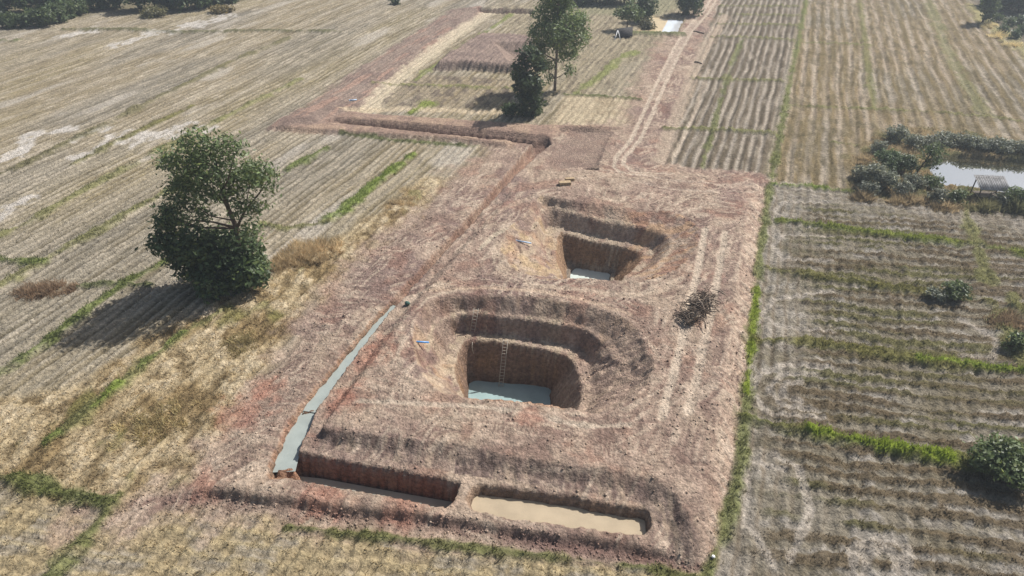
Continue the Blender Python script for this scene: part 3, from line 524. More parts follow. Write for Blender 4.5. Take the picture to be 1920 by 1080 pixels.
class MB:
    def __init__(s): s.v = []; s.f = []; s.n = 0
    def tube(s, path, rad, seg=6):
        path = [np.array(p, float) for p in path]; rings = []
        for i, p in enumerate(path):
            d = path[min(i+1, len(path)-1)]-path[max(i-1, 0)]; d /= np.linalg.norm(d)+1e-9
            a = np.cross(d, [0, 0, 1.0] if abs(d[2]) < .9 else [1.0, 0, 0]); a /= np.linalg.norm(a); b = np.cross(d, a); r = rad[i] if np.ndim(rad) else rad
            for k in range(seg):
                t = 2*math.pi*k/seg; s.v.append(p+r*(math.cos(t)*a+math.sin(t)*b))
        for i in range(len(path)-1):
            for k in range(seg):
                q = s.n+i*seg+k; q2 = s.n+i*seg+(k+1) % seg; s.f.append((q, q2, q2+seg, q+seg))
        e0 = len(s.v); s.v.append(path[0]); s.v.append(path[-1]); L = s.n+(len(path)-1)*seg
        for k in range(0, seg, 1): s.f.append((e0, s.n+(k+1) % seg, s.n+k, s.n+k)); s.f.append((e0+1, L+k, L+(k+1) % seg, L+(k+1) % seg))
        s.n = len(s.v); return s
    def box(s, c, h, rz=0, tilt=0):
        c = np.array(c, float); cs, sn = math.cos(rz), math.sin(rz)
        for dx in (-1, 1):
            for dy in (-1, 1):
                for dz in (-1, 1):
                    x, y = dx*h[0], dy*h[1]; s.v.append(c+np.array([x*cs-y*sn, x*sn+y*cs, dz*h[2]+tilt*y]))
        b = s.n
        for f in ((0, 1, 3, 2), (4, 6, 7, 5), (0, 4, 5, 1), (2, 3, 7, 6), (0, 2, 6, 4), (1, 5, 7, 3)): s.f.append(tuple(b+i for i in f))
        s.n = len(s.v); return s
    def build(s, name, m, parent=None, smooth=True):
        me = bpy.data.meshes.new(name); fs = [tuple(dict.fromkeys(f)) for f in s.f]
        me.from_pydata([tuple(v) for v in s.v], [], fs); me.materials.append(m)
        if smooth: me.polygons.foreach_set('use_smooth', np.ones(len(me.polygons), bool))
        o = bpy.data.objects.new(name, me); C_.objects.link(o)
        if parent: o.parent = parent
        return o

# the ground sheet
idx = np.arange(NY*NX).reshape(NY, NX)
quads = np.stack([idx[:-1, :-1], idx[:-1, 1:], idx[1:, 1:], idx[1:, :-1]], -1).reshape(-1, 4)
g = mesh('ground', np.stack([X, Y, Z], -1).reshape(-1, 3), quads, M_GROUND, colors=inv.reshape(-1, 3), smooth=True)
tag(g, 'harvested paddy ground with the red-brown excavated plot and its pits', 'ground', kind='structure')

# ------------------------------------------------------------------ water
def sheet(name, P, z, m, label):
    me = bpy.data.meshes.new(name); me.from_pydata([(float(p[0]), float(p[1]), z) for p in P], [], [tuple(range(len(P)))]); me.materials.append(m)
    o = bpy.data.objects.new(name, me); C_.objects.link(o); tag(o, label, 'water', kind='structure'); return o
def grow(P, k=1.12): c = P.mean(0); return c+(P-c)*k
M_W1 = water_mat('pit_water', col(158, 182, 180)); M_W2 = water_mat('pit_water_pale', col(206, 216, 206)); M_W3 = water_mat('trench_water', col(158, 166, 160), .04)
M_W4 = water_mat('ditch_water', col(158, 152, 138)); M_W5 = water_mat('silt_water', col(184, 166, 138), .10)
M_W6 = water_mat('pond_water', (.055, .05, .03), .03, 1.33, .1, .004, .62); M_W7 = water_mat('far_pond_glint', (.86, .87, .88), .05, 1.33, .03, .004, .45)  # far pond's sun glint is put into its white base colour
sheet('water', grow(R5, 1.18), -6.42, M_W1, 'blue-grey water at the bottom of the near terraced pit')
sheet('water', grow(Q7, 1.35), -5.3, M_W2, 'pale green water at the bottom of the far terraced pit')
tp = WL(TRENCH, .0); dd = np.gradient(tp, axis=0); nn = np.stack([-dd[:, 1], dd[:, 0]], -1); nn /= np.linalg.norm(nn, axis=1)[:, None]
sheet('water', np.vstack([tp[:4]+nn[:4]*.95, (tp[:4]-nn[:4]*.95)[::-1]]), -.05, M_W3, 'pale grey water in the lower wide end of the trench')
sheet('water', np.vstack([tp[3:]+nn[3:]*.7, (tp[3:]-nn[3:]*.7)[::-1]]), .03, M_W3, 'long narrow pale water in the upper trench above the earth dam')
sheet('water', grow(WL([(540, 862), (600, 868), (750, 895), (850, 912), (842, 956), (663, 926), (522, 898)], .55), 1.02), -1.25, M_W4, 'dull shaded water in the deep front ditch')
sheet('water', grow(WL([(883, 916), (1000, 922), (1195, 953), (1219, 960), (1222, 990), (1206, 1004), (1076, 990), (938, 972), (884, 958), (872, 936)], .4), 1.03), -.28, M_W5, 'milky tan water in the rounded front pond')
sheet('water', grow(PONDR, 1.02), -.6, M_W6, 'sky-reflecting water of the pond at the right edge')
pf = WL([(1222, 28), (1286, 36), (1272, 64), (1190, 62)], 0); a_, b_, c_, d_ = pf
sheet('water', np.array([a_*.45+b_*.55-(0, -1), b_, c_, d_*.42+c_*.58]), -.35, M_W7, 'half of the far pond beside the track with white sun glint painted in')
sheet('water', np.array([a_, a_*.45+b_*.55-(0, -1), d_*.42+c_*.58, d_]), -.352, water_mat('far_silt', col(206, 182, 138), .3), 'tan silty half of the far pond beside the track')

# ------------------------------------------------------------------ grass, stubble and clods (uncountable)
CELL = np.gradient(ys)[:, None]*np.gradient(xs)[None, :]
view = (np.abs(X) < .80*np.hypot(Y, CAM_H)+3) & (Y > 20)
def scatter(M, ymax, cap, fade):
    p = (M*CELL*view*(Y < ymax)*sst(ymax, ymax*fade, Y)).ravel(); n = int(min(cap, p.sum())); c = np.cumsum(p); r = np.searchsorted(c, rng.random(n)*c[-1]); r = np.clip(r, 0, p.size-1)
    i, j = np.divmod(r, NX); x = xs[j]+(rng.random(n)-.5)*np.gradient(xs)[j]; y = ys[i]+(rng.random(n)-.5)*np.gradient(ys)[i]
    return x, y, gz(x, y), inv[i, j]
def blades(x, y, z, c, k, h, w, spread, lean, vary):
    n = len(x); bx = np.repeat(x, k)+rng.normal(0, spread, n*k); by = np.repeat(y, k)+rng.normal(0, spread, n*k); bz = np.repeat(z, k)-.03
    a = rng.random(n*k)*2*np.pi; hh = h*(.5+rng.random(n*k)); ww = w*(.6+.8*rng.random(n*k)); la = rng.random(n*k)*2*np.pi; ll = hh*lean*rng.random(n*k)
    V = np.empty((n*k, 3, 3)); V[:, 0] = np.stack([bx-ww*np.cos(a), by-ww*np.sin(a), bz], -1); V[:, 1] = np.stack([bx+ww*np.cos(a), by+ww*np.sin(a), bz], -1)
    V[:, 2] = np.stack([bx+ll*np.cos(la), by+ll*np.sin(la), bz+hh], -1)
    cc = np.repeat(c, k, 0)*(1-vary+2*vary*rng.random((n*k, 1))); return V.reshape(-1, 3), np.arange(n*k*3).reshape(-1, 3), np.repeat(cc, 3, 0)
x, y, z, c = scatter(MS, 95, 62000, .55); V, F, cc = blades(x, y, z, c*1.45, 4, .2, .045, .12, .9, .28)
tag(mesh('stubble', V, F, M_STRAW, colors=cc), 'cut straw stubble standing in the paddy rows', 'stubble', kind='stuff')
x, y, z, c = scatter(MG, 130, 34000, .5); V, F, cc = blades(x, y, z, c*1.35, 5, .3, .045, .13, .6, .3)
tag(mesh('grass', V, F, M_STRAW, colors=cc), 'green grass growing along the field bunds', 'grass', kind='stuff')
x, y, z, c = scatter(MC+MD*(1-PITM)*1.1, 90, 46000, .5); n = len(x); r = .035+.10*rng.random(n)**3
o6 = np.array([[1, 0, 0], [0, 1, 0], [-1, 0, 0], [0, -1, 0], [0, 0, .8], [0, 0, -.6]], float); V = o6[None]*(r[:, None, None]*(.7+.6*rng.random((n, 6, 1))))
ang = rng.random(n)*6.28; ca, sa = np.cos(ang)[:, None], np.sin(ang)[:, None]; V = np.stack([V[..., 0]*ca-V[..., 1]*sa, V[..., 0]*sa+V[..., 1]*ca, V[..., 2]], -1)+np.stack([x, y, z+r*.3], -1)[:, None]
f8 = np.array([(0, 1, 4), (1, 2, 4), (2, 3, 4), (3, 0, 4), (1, 0, 5), (2, 1, 5), (3, 2, 5), (0, 3, 5)]); F = (np.arange(n)[:, None, None]*6+f8[None]).reshape(-1, 3)
tag(mesh('soil_clods', V.reshape(-1, 3), F, M_CLOD, colors=np.repeat(c*(.8+.45*rng.random((n, 1))), 6, 0)), 'loose soil clods strewn over the dug ground', 'soil', kind='stuff')

# ------------------------------------------------------------------ trees and shrubs
def leaves(blobs, ll, lw, c, seed, per, twig=.35, shell=.55, droop=.2, vary=.35):
    r = np.random.default_rng(seed); out = []; cols = []
    for (bx, by, bz, rx, ry, rz) in blobs:
        nt_ = max(4, int(per*((rx*ry*rz)**(2/3)))); d = r.normal(size=(nt_, 3)); d /= np.linalg.norm(d, axis=1)[:, None]
        rad = shell+(1-shell)*r.random((nt_, 1))**.6; tc = np.array([bx, by, bz])+d*rad*np.array([rx, ry, rz]); tone = .75+.5*r.random((nt_, 1))
        k = 7; p = np.repeat(tc, k, 0)+r.normal(0, twig, (nt_*k, 3))*np.array([1, 1, .7]); nrm = np.repeat(d, k, 0)*.5+np.array([0, 0, .5])+r.normal(0, .55, (nt_*k, 3)); nrm /= np.linalg.norm(nrm, axis=1)[:, None]
        a = np.cross(nrm, r.normal(size=nrm.shape)); a[:, 2] -= droop; a -= nrm*(a*nrm).sum(1)[:, None]; a /= np.linalg.norm(a, axis=1)[:, None]; b = np.cross(nrm, a); s = (.6+.8*r.random((nt_*k, 1)))
        q = np.stack([p-a*ll*s, p+b*lw*s, p+a*ll*s, p-b*lw*s], 1); out.append(q); t = np.repeat(tone, k, 0)*(1-vary+2*vary*r.random((nt_*k, 1)))
        hue = r.random((nt_*k, 1)); cc = np.asarray(c)*t*np.where(hue > .85, np.array([1.25, 1.12, .8]), 1.0); cols.append(np.repeat(cc, 4, 0))
    V = np.concatenate(out).reshape(-1, 3); return V, np.arange(len(V)).reshape(-1, 4), np.concatenate(cols)
def tree(name, label, base, trunk, blobs, ll, lw, c, seed, per, group=None, limbs=1, bark=None, cat='tree', tr=.2, **kw):
    """trunk: list of points (x,y,z) relative to base; blobs: ellipsoids of foliage"""
    root = empty(name, base); tag(root, label, cat, group); mb = MB(); n = len(trunk)
    mb.tube(trunk, [tr*(1-.6*i/max(1, n-1)) for i in range(n)], 8); r = random.Random(seed)
    for b in blobs:
        if r.random() > limbs: continue
        c_ = np.array(b[:3]); cand = [np.array(t) for t in trunk if t[2] < c_[2]+.2] or [np.array(trunk[0])]
        s = min(cand, key=lambda q: np.linalg.norm(q-c_)+.3*abs(q[2]-c_[2])); mid = (s+c_)/2+np.array([r.uniform(-.2, .2), r.uniform(-.2, .2), -.08*np.linalg.norm(c_-s)])
        w = tr*.42; mb.tube([s, mid, c_], [w, w*.6, w*.18], 5)
        for _ in range(3):
            e = c_+np.array([r.uniform(-1, 1)*b[3], r.uniform(-1, 1)*b[4], r.uniform(-.3, .9)*b[5]])*.8; mb.tube([mid*.3+c_*.7, e], [w*.3, w*.08], 4)
    mb.build('trunk', bark or M_BARK, root)
    V, F, cc = leaves(blobs, ll, lw, c, seed, per, **kw); mesh('crown', V, F, M_LEAF, root, cc)
    return root
LEAF_D = np.array([.066, .096, .038]); LEAF_M = np.array([.115, .155, .06]); LEAF_L = np.array([.155, .205, .08]); LEAF_G = np.array([.21, .225, .165]); LEAF_DRY = np.array([.26, .19, .10])
def bl(lst, u0, v0, sx, sz, seed, dy=1.0):
    r = random.Random(seed); return [((u-u0)*sx, r.uniform(-1, 1)*dy*rr*sx*.9, (v0-v)*sz, rr*sx, rr*sx, rr*sz*.85) for (u, v, rr) in lst]
# big tree on the left
b0 = on(463, 534); k = .0525
lower = [(380, 440, 38), (430, 452, 34), (360, 478, 40), (420, 488, 46), (460, 470, 28), (470, 500, 28), (400, 518, 34), (350, 505, 26), (440, 522, 28), (330, 440, 30), (312, 458, 18), (340, 400, 26), (325, 480, 18), (395, 470, 40), (385, 500, 40), (450, 500, 30)]
upper = [(432, 262, 28), (395, 285, 26), (478, 275, 30), (520, 310, 26), (450, 300, 30), (405, 330, 28), (498, 335, 24), (538, 322, 13), (362, 355, 22), (355, 385, 24), (385, 370, 22), (478, 375, 17), (488, 415, 18), (435, 345, 22), (530, 345, 12), (460, 330, 22), (420, 300, 25), (370, 300, 14), (455, 362, 18), (505, 372, 17), (400, 395, 18), (380, 330, 20), (470, 345, 20)]
tk = [(0, 0, -.3), (.1, .1, 2.2), (.3, 0, 4.4), (.45, .1, 6.6), (.2, 0, 9.0), (.0, .2, 11.5), (.2, 0, 14)]
t1 = tree('broadleaf_tree', 'large dark broadleaf tree with open top standing left of the excavation', b0, tk, [(a_, b_, max(c_, f_*.9+.1), d_, e_, f_) for (a_, b_, c_, d_, e_, f_) in bl(lower, 446, 540, k, k*1.07, 3, 1.0)], .27, .13, LEAF_D*1.15, 5, 34, tr=.34, limbs=.5, twig=.33)
V, F, cc = leaves(bl(upper, 446, 540, k, k*1.07, 4, 1.2), .21, .085, LEAF_M*1.05, 8, 40, twig=.42, shell=.35); mesh('crown', V, F, M_LEAF, t1, cc)
mb = MB()
for (p0, p1, p2, w) in (((.3, 0, 6.3), (1.6, .3, 8.4), (2.6, .4, 11), .17), ((.45, .1, 6.6), (-1.3, -.5, 7.6), (-3.4, -.8, 8.0), .13), ((.2, 0, 9), (-1.5, .8, 11), (-2.2, 1, 13), .12), ((1.6, .3, 8.4), (3.5, 0, 10.4), (5, .3, 12.2), .10), ((.1, 0, 10.5), (1.4, -.8, 12.4), (2.4, -1, 14.4), .10), ((.3, 0, 7.5), (-.9, -1.2, 8.6), (-2.2, -1.5, 10), .08)): mb.tube([p0, p1, p2], [w, w*.7, w*.3], 6)
mb.build('limb', M_BARK, t1)
# tall feathery tree and dark leafy tree in the middle distance
b0 = on(1040, 169); k = .091
tall = [(1040, 8, 32), (1025, 38, 30), (1062, 40, 28), (1008, 58, 20), (1078, 68, 18), (1040, 75, 28), (1012, 92, 20), (1060, 100, 20), (1002, 112, 14), (1066, 132, 10), (1022, 118, 15), (1082, 42, 14), (1052, -10, 22), (1030, -2, 20), (1000, 85, 14), (1088, 58, 10), (1045, 55, 30), (1028, 145, 8)]
tree('tall_tree', 'tall slender mid-green tree with bare lower trunk behind the canal', b0, [(0, 0, -.3), (.05, 0, 2), (.1, .1, 5), (.2, 0, 8.5), (0, 0, 12), (.2, 0, 15)], bl(tall, 1040, 169, k, k*.98, 6, 1.2), .24, .10, LEAF_L, 11, 34, tr=.26, limbs=.8, bark=M_PALEBARK, twig=.4, shell=.35)
b0 = on(986, 217); k = .084
dk = [(990, 100, 17), (976, 118, 15), (1006, 122, 14), (990, 145, 20), (978, 160, 14), (986, 180, 17), (1006, 188, 10), (990, 203, 15), (1000, 150, 15), (972, 140, 11), (1000, 168, 12)]
tree('dark_tree', 'dark narrow large-leaved tree in front of the tall slender tree', b0, [(0, 0, -.3), (0, 0, 2), (.1, 0, 5), (.1, 0, 9)], bl(dk, 986, 217, k, k*.98, 7, 1.0), .34, .17, LEAF_D*.85, 13, 30, tr=.22, limbs=.7, twig=.3)
def shrub(u, v, wpx, hpx, c, label, seed, name='shrub', group=None, cat='shrub', per=40, n=6, leaf=.16, zoff=0):
    b0 = on(u, v); dist = math.hypot(b0[1], CAM_H); s = dist/FPX; w = wpx*s/2; h = hpx*s*1.05; r = random.Random(seed); B = []
    for i in range(n):
        a = 2*math.pi*i/n+r.uniform(-.3, .3); q = r.uniform(.25, .6); B.append((w*q*math.cos(a), w*q*math.sin(a), h*r.uniform(.3, .68), w*r.uniform(.38, .55), w*r.uniform(.38, .55), h*r.uniform(.26, .36)))
    for i in range(n):
        a = r.uniform(0, 6.28); q = r.uniform(.5, .95); f = r.uniform(.14, .3); B.append((w*q*math.cos(a), w*q*math.sin(a), h*r.uniform(.12, .5+.4*(1-q)), w*f, w*f, h*f*.8))
    B.append((0, 0, h*.6, w*.5, w*.5, h*.36))
    return tree(name, label, (b0[0], b0[1], b0[2]+zoff), [(0, 0, -.2), (.03, 0, h*.25), (0, .03, h*.5)], B, leaf, leaf*.5, c, seed, per, group, limbs=.8, cat=cat, tr=max(.05, .03*h), twig=leaf*1.3)
orn = ['first', 'second', 'third', 'fourth', 'fifth', 'sixth', 'seventh', 'eighth', 'ninth', 'tenth', 'eleventh', 'twelfth', 'thirteenth', 'fourteenth']
# orchard at the top left
for i, (u, v, w, h) in enumerate(((5, 52, 26, 26), (26, 51, 28, 26), (45, 50, 18, 22), (63, 49, 30, 27), (88, 48, 36, 30), (111, 40, 34, 30), (132, 32, 34, 26), (153, 28, 30, 22))):
    shrub(u, v, w, h, LEAF_M*.8, 'round orchard bush, %s from the left in the front row at top left' % orn[i], 200+i, 'orchard_bush', 'front row of orchard bushes', 'bush', 22, 5, .3)
for i, (u, v, w, h) in enumerate(((12, 27, 60, 60), (52, 24, 56, 62), (92, 20, 52, 60), (130, 10, 50, 58), (172, 17, 40, 52), (200, 15, 34, 50), (225, 14, 36, 54), (262, 19, 44, 56), (292, 16, 46, 56), (318, 14, 40, 50), (352, 17, 46, 52), (382, 14, 36, 46), (408, 8, 42, 46), (436, 3, 34, 40))):
    shrub(u, v, w, h, LEAF_D*(1.0+.35*(i % 3)), 'tall shady orchard tree, %s from the left in the back row at top left' % orn[i], 230+i, 'orchard_tree', 'back row of orchard trees', 'tree', 16, 7, .4)
shrub(292, 30, 44, 14, np.array([.16, .15, .07]), 'low dry grass mound before the orchard trees', 260, 'grass_mound', cat='grass', per=26, n=7, leaf=.25)
shrub(415, 22, 40, 10, np.array([.20, .16, .07]), 'small yellow grass mound at the orchard end', 261, 'grass_mound', cat='grass', per=26, n=7, leaf=.25)
# trees around the far pond
b0 = on(1175, 55); k = .118
tree('spreading_tree', 'small spreading flat-topped tree beside the far pond', b0, [(0, 0, -.2), (.1, 0, 1.2), (.0, 0, 2.2)], bl([(1160, 24, 9), (1178, 18, 12), (1195, 26, 9), (1170, 30, 9), (1188, 32, 9), (1180, 27, 11), (1154, 29, 5)], 1175, 55, k, k, 3), .28, .13, LEAF_M, 31, 26, tr=.16, twig=.35)
shrub(1206, 40, 34, 46, LEAF_D, 'rounded dark tree behind the small spreading tree', 32, 'round_tree', cat='tree', per=24, n=8, leaf=.3)
shrub(1280, 27, 30, 46, LEAF_D*1.2, 'dark tree left of the pair beside the track', 33, 'roadside_tree', 'trees beside the far track', 'tree', 22, 7, .3)
shrub(1300, 27, 34, 48, LEAF_M*.9, 'greener tree right of the pair beside the track', 34, 'roadside_tree', 'trees beside the far track', 'tree', 22, 7, .3)
shrub(742, 8, 14, 9, LEAF_D, 'small dark bush far beyond the left spoil strip', 35, 'bush', cat='bush', per=20, n=4, leaf=.3)
for i, (u, v) in enumerate(((1092, 6), (1118, 5), (1145, 6), (1170, 6))):
    shrub(u, v, 44, 50, LEAF_D*(1+.15*i), 'dense dark tree on the top edge, %s from the left behind the tall tree' % orn[i], 270+i, 'far_tree', 'dark far trees along the top edge', 'tree', 16, 7, .4)
shrub(1212, 58, 26, 20, np.array([.12, .12, .06]), 'olive bush on the left bank of the far pond', 36, 'bush', cat='bush', per=26, n=5, leaf=.22)
# right-hand top corner
shrub(1842, 42, 30, 58, LEAF_M*.9, 'slim tree on the boundary near the top right corner', 40, 'boundary_tree', cat='tree', per=20, n=7, leaf=.3)
for i, (u, v) in enumerate(((1865, 14), (1888, 18), (1912, 22))):
    shrub(u, v, 50, 48, LEAF_D*1.1, 'dark tree in the top right corner, %s from the left' % orn[i], 280+i, 'corner_tree', 'dark trees in the top right corner', 'tree', 16, 7, .4)
r = random.Random(4)
lab = ['upper row', 'lower row']
for i, (u, v) in enumerate(((1868, 42), (1890, 48), (1912, 46), (1880, 62), (1902, 72), (1916, 62))):
    shrub(u, v, 17, 15, LEAF_D*1.2, 'small dark garden plant in the top right bare plot, %s from the top left' % orn[i], 290+i, 'garden_plant', 'dark plants in the top right plot', 'plant', 24, 4, .25)
# right pond shrubbery
for i, (u, v, w, h) in enumerate(((1742, 272, 40, 18), (1770, 269, 44, 20), (1797, 271, 42, 19), (1823, 274, 46, 20), (1850, 278, 46, 19), (1880, 281, 48, 20), (1910, 285, 46, 19), (1938, 289, 46, 20))):
    shrub(u, v, w, h, LEAF_G if i % 2 else LEAF_G*.85, 'grey-green shrub overhanging the far bank of the right pond, %s from the left' % orn[i], 300+i, 'bank_shrub', 'shrubs on the far bank of the right pond', 'shrub', 46, 6, .16)
for (u, v, w, h, c, l) in ((1680, 262, 44, 26, LEAF_G, 'pale grey-green shrub at the back left of the right pond'), (1662, 316, 54, 34, LEAF_D*1.4, 'dark green wide shrub left of the right pond'), (1694, 322, 44, 34, LEAF_M*.75, 'mid-green shrub beside the leaning pond tree'), (1632, 346, 46, 44, LEAF_G*.95, 'large grey-green shrub at the left end of the pond thicket'), (1660, 354, 44, 36, LEAF_G*1.05, 'pale shrub in front of the dark green pond shrub'), (1902, 384, 50, 34, LEAF_M, 'green shrub right of the tin-roofed shed'), (1790, 380, 34, 26, LEAF_M*.9, 'low shrub just left of the tin-roofed shed'), (1872, 384, 30, 24, LEAF_G*.8, 'dark little shrub under the shed corner'), (1930, 388, 44, 40, LEAF_M*.9, 'shrub cut by the right edge below the pond')):
    shrub(u, v, w, h, c, l, int(u), 'pond_shrub', per=46, leaf=.17)
for (u, v, w, h, c, l) in ((1612, 336, 34, 26, LEAF_G*.8, 'olive shrub on the outer left side of the pond thicket'), (1645, 286, 34, 24, LEAF_G*.9, 'pale shrub in the upper left of the pond thicket'), (1708, 280, 36, 28, LEAF_G, 'grey-green shrub just left of the far bank row'), (1712, 352, 40, 28, LEAF_G*.85, 'olive shrub in front of the leaning pond tree'), (1745, 350, 36, 24, LEAF_M*.85, 'low green shrub on the near left bank of the right pond'), (1690, 366, 36, 28, LEAF_G*.8, 'olive shrub in the middle of the thicket front'), (1625, 366, 36, 26, LEAF_G*.75, 'dull green shrub at the front left of the thicket'), (1755, 378, 36, 26, LEAF_G*.7, 'dull green shrub in the rusty grass left of the shed')):
    shrub(u, v, w, h, c, l, int(u*7+v), 'thicket_shrub', per=46, leaf=.15)
b0 = on(1716, 326); k = .067
tree('leaning_tree', 'small leaning tree with thin dark trunk on the left pond bank', b0, [(0, 0, -.2), (.4, 0, 1.0), (.8, 0, 2.1), (1.2, 0, 3.4)], bl([(1728, 268, 12), (1742, 275, 13), (1735, 292, 13), (1722, 285, 10), (1750, 290, 10), (1745, 302, 9), (1728, 300, 9)], 1716, 326, k, k, 3), .2, .09, LEAF_M*.85, 45, 34, tr=.12, twig=.28)
shrub(1790, 556, 54, 30, LEAF_M*.8, 'dense green shrub on the middle bund of the right fields', 50, per=55, leaf=.15)
shrub(1752, 556, 34, 14, LEAF_G*.9, 'low sprawling shrub left of the dense green bund shrub', 51, per=55, leaf=.13)
shrub(1872, 884, 112, 62, LEAF_L*.8, 'large leafy green shrub at the end of the bright grass bund', 52, per=80, n=9, leaf=.16)
shrub(1905, 652, 44, 30, LEAF_L*.75, 'green shrub at the right edge between two bunds', 53, per=55, leaf=.15)
shrub(485, 520, 60, 50, LEAF_M*.9, 'light green undergrowth shrub against the large broadleaf tree', 54, per=45, leaf=.18)
shrub(960, 216, 38, 22, LEAF_D, 'low dark bush left of the dark narrow tree', 55, 'bush', cat='bush', per=40, leaf=.2)
shrub(1006, 214, 20, 20, LEAF_L*.7, 'small green bush right of the dark narrow tree', 56, 'bush', cat='bush', per=40, leaf=.18)

# tall dry grass clumps
def clump(u, v, wpx, dpx, h, label, seed, c, n=1500, group=None):
    b0 = on(u, v); s = math.hypot(b0[1], CAM_H)/FPX; r = np.random.default_rng(seed); nc = max(6, n//55); k = 60; m = nc*k
    rr = r.random(nc)**.7; a = r.random(nc)*2*np.pi; cx = rr*np.cos(a)*wpx*s/2; cy = rr*np.sin(a)*dpx*s/2*1.8; cx = cx+cy*.4; ch = h*(1.05-.65*rr)*(.5+.7*r.random(nc)); ct = .75+.6*r.random((nc, 1))
    sp = .18+.22*r.random(nc); x = np.repeat(cx, k)+r.normal(0, 1, m)*np.repeat(sp, k); y = np.repeat(cy, k)+r.normal(0, 1, m)*np.repeat(sp, k)
    z = gz(x+b0[0], y+b0[1])-b0[2]-.05; hh = np.repeat(ch, k)*(.35+.75*r.random(m)); w = .025+.03*r.random(m); lean = np.repeat(r.random(nc)*6.28, k)+r.normal(0, .9, m); ll = hh*(.2+.9*r.random(m)); t = r.random(m)*3.14
    V = np.empty((m, 3, 3)); V[:, 0] = np.stack([x-w*np.cos(t), y-w*np.sin(t), z], -1); V[:, 1] = np.stack([x+w*np.cos(t), y+w*np.sin(t), z], -1); V[:, 2] = np.stack([x+ll*np.cos(lean), y+ll*np.sin(lean), z+hh], -1)
    cc = c*np.repeat(ct, k, 0)*(.7+.6*r.random((m, 1)))*1.35
    o = mesh('dry_grass_clump', V.reshape(-1, 3), np.arange(m*3).reshape(-1, 3), M_STRAW, colors=np.repeat(cc, 3, 0), loc=b0); tag(o, label, 'grass', group); return o
DRY = np.array([.40, .31, .185])
clump(578, 478, 120, 55, 1.7, 'tall tan dry grass clump right of the large broadleaf tree', 1, DRY, 3800)
clump(520, 500, 50, 30, 1.0, 'low rusty dry grass between the large tree and the tan clump', 2, DRY*.85, 900)
clump(85, 545, 120, 28, 1.2, 'brown dry grass clump left of the large tree shadow', 3, np.array([.24, .17, .11]), 2600)
clump(755, 382, 60, 26, .8, 'heaped dry straw beside the bright green bund', 4, DRY*.95, 1300)
clump(450, 640, 80, 40, .7, 'rough dry grass patch below the large tree', 5, np.array([.28, .23, .12]), 1500)
clump(290, 790, 150, 70, .7, 'matted dry grass patch in the lower left field', 6, np.array([.33, .27, .14]), 2600)
clump(1890, 600, 70, 26, 1.1, 'brown dry grass clump at the right edge', 7, np.array([.2, .145, .09]), 1400)
for i, (u, v, w, d, h, c) in enumerate(((1690, 290, 44, 24, 1.7, DRY*.75), (1625, 300, 44, 24, 1.2, DRY*.7), (1705, 378, 90, 18, 1.5, DRY*.7), (1775, 390, 70, 14, 1.3, DRY*.72), (1620, 372, 50, 14, 1.4, DRY*.6), (1850, 392, 80, 12, 1.5, np.array([.15, .14, .07])), (1915, 395, 60, 12, 2.2, np.array([.14, .14, .07])))):
    clump(u, v, w, d, h, ['tan grass clump behind the dark green pond shrub', 'tan grass clump at the far left of the pond thicket', 'rusty tall grass along the front of the pond thicket', 'rusty tall grass just left of the shed', 'brown grass at the front left corner of the thicket', 'olive grass under the tin-roofed shed', 'olive tall grass right of the shed'][i], 20+i, c, 1500, 'grass clumps around the right pond')
for i, (u, v) in enumerate(((1852, 50), (1872, 66), (1898, 84))):
    clump(u, v, 34, 14, 1.6, ['highest', 'middle', 'lowest'][i]+' pale grass clump on the top right boundary strip', 40+i, np.array([.5, .42, .24]), 700, 'pale grass clumps on the top right boundary')

# ------------------------------------------------------------------ small things
def ladder(top, bot, w, n, label):
    top = np.array(top); bot = np.array(bot); d = top-bot; L = np.linalg.norm(d); root = empty('ladder', bot); tag(root, label, 'ladder', 'bamboo ladders in the near pit')
    side = np.cross(d/L, [0, 1, 0]); side /= np.linalg.norm(side); side *= w/2
    for s in (-1, 1): MB().tube([side*s, d+side*s], .03, 6).build('rail', M_BAMBOO, root)
    for i in range(n):
        p = d*(i+.6)/n; MB().tube([p-side*1.05, p+side*1.05], .024, 5).build('rung', M_BAMBOO, root)
def wp(u, v, z): return np.array([*W(u, v, z), z])
ladder(wp(893, 578, .45), wp(886, 621, -1.9), .42, 7, 'short bamboo ladder on the upper terrace of the near pit')
ladder(wp(948, 637, -1.6), wp(939, 725, -6.4), .42, 15, 'long bamboo ladder down to the water in the near pit')
o = MB().tube([wp(886, 640, -2.1)+(0, -.1, 0), wp(885, 650, -2.6)+(0, -.1, 0), wp(888, 662, -3.3)+(0, -.1, 0)], .03, 5).build('stick', M_BAMBOO); tag(o, 'thin pale stick hanging over the deep wall left of the long ladder', 'stick')
def pipe(p, q, r, m, label):
    root = empty('pipe', p); tag(root, label, 'pipe'); d = np.array(q)-np.array(p); e = d/np.linalg.norm(d)
    mb = MB(); a = np.cross(e, [0, 0, 1]); a /= np.linalg.norm(a); b = np.cross(e, a); seg = 10
    for (rr, t) in ((r, 0), (r, 1), (r*.86, 1), (r*.86, 0)):
        for k_ in range(seg): th = 2*math.pi*k_/seg; mb.v.append(d*t+rr*(math.cos(th)*a+math.sin(th)*b))
    for i in range(4):
        for k_ in range(seg): mb.f.append((i*seg+k_, i*seg+(k_+1) % seg, ((i+1) % 4)*seg+(k_+1) % seg, ((i+1) % 4)*seg+k_))
    mb.n = len(mb.v); mb.build('barrel', m, root); MB().tube([-e*.12, e*.02], r*1.25, 10).build('socket', m, root)
z = on(786, 642)[2]+.25; pipe(wp(768, 640, z), wp(804, 642, z), .085, M_PVC, 'bright blue plastic pipe on the left slope of the near pit')
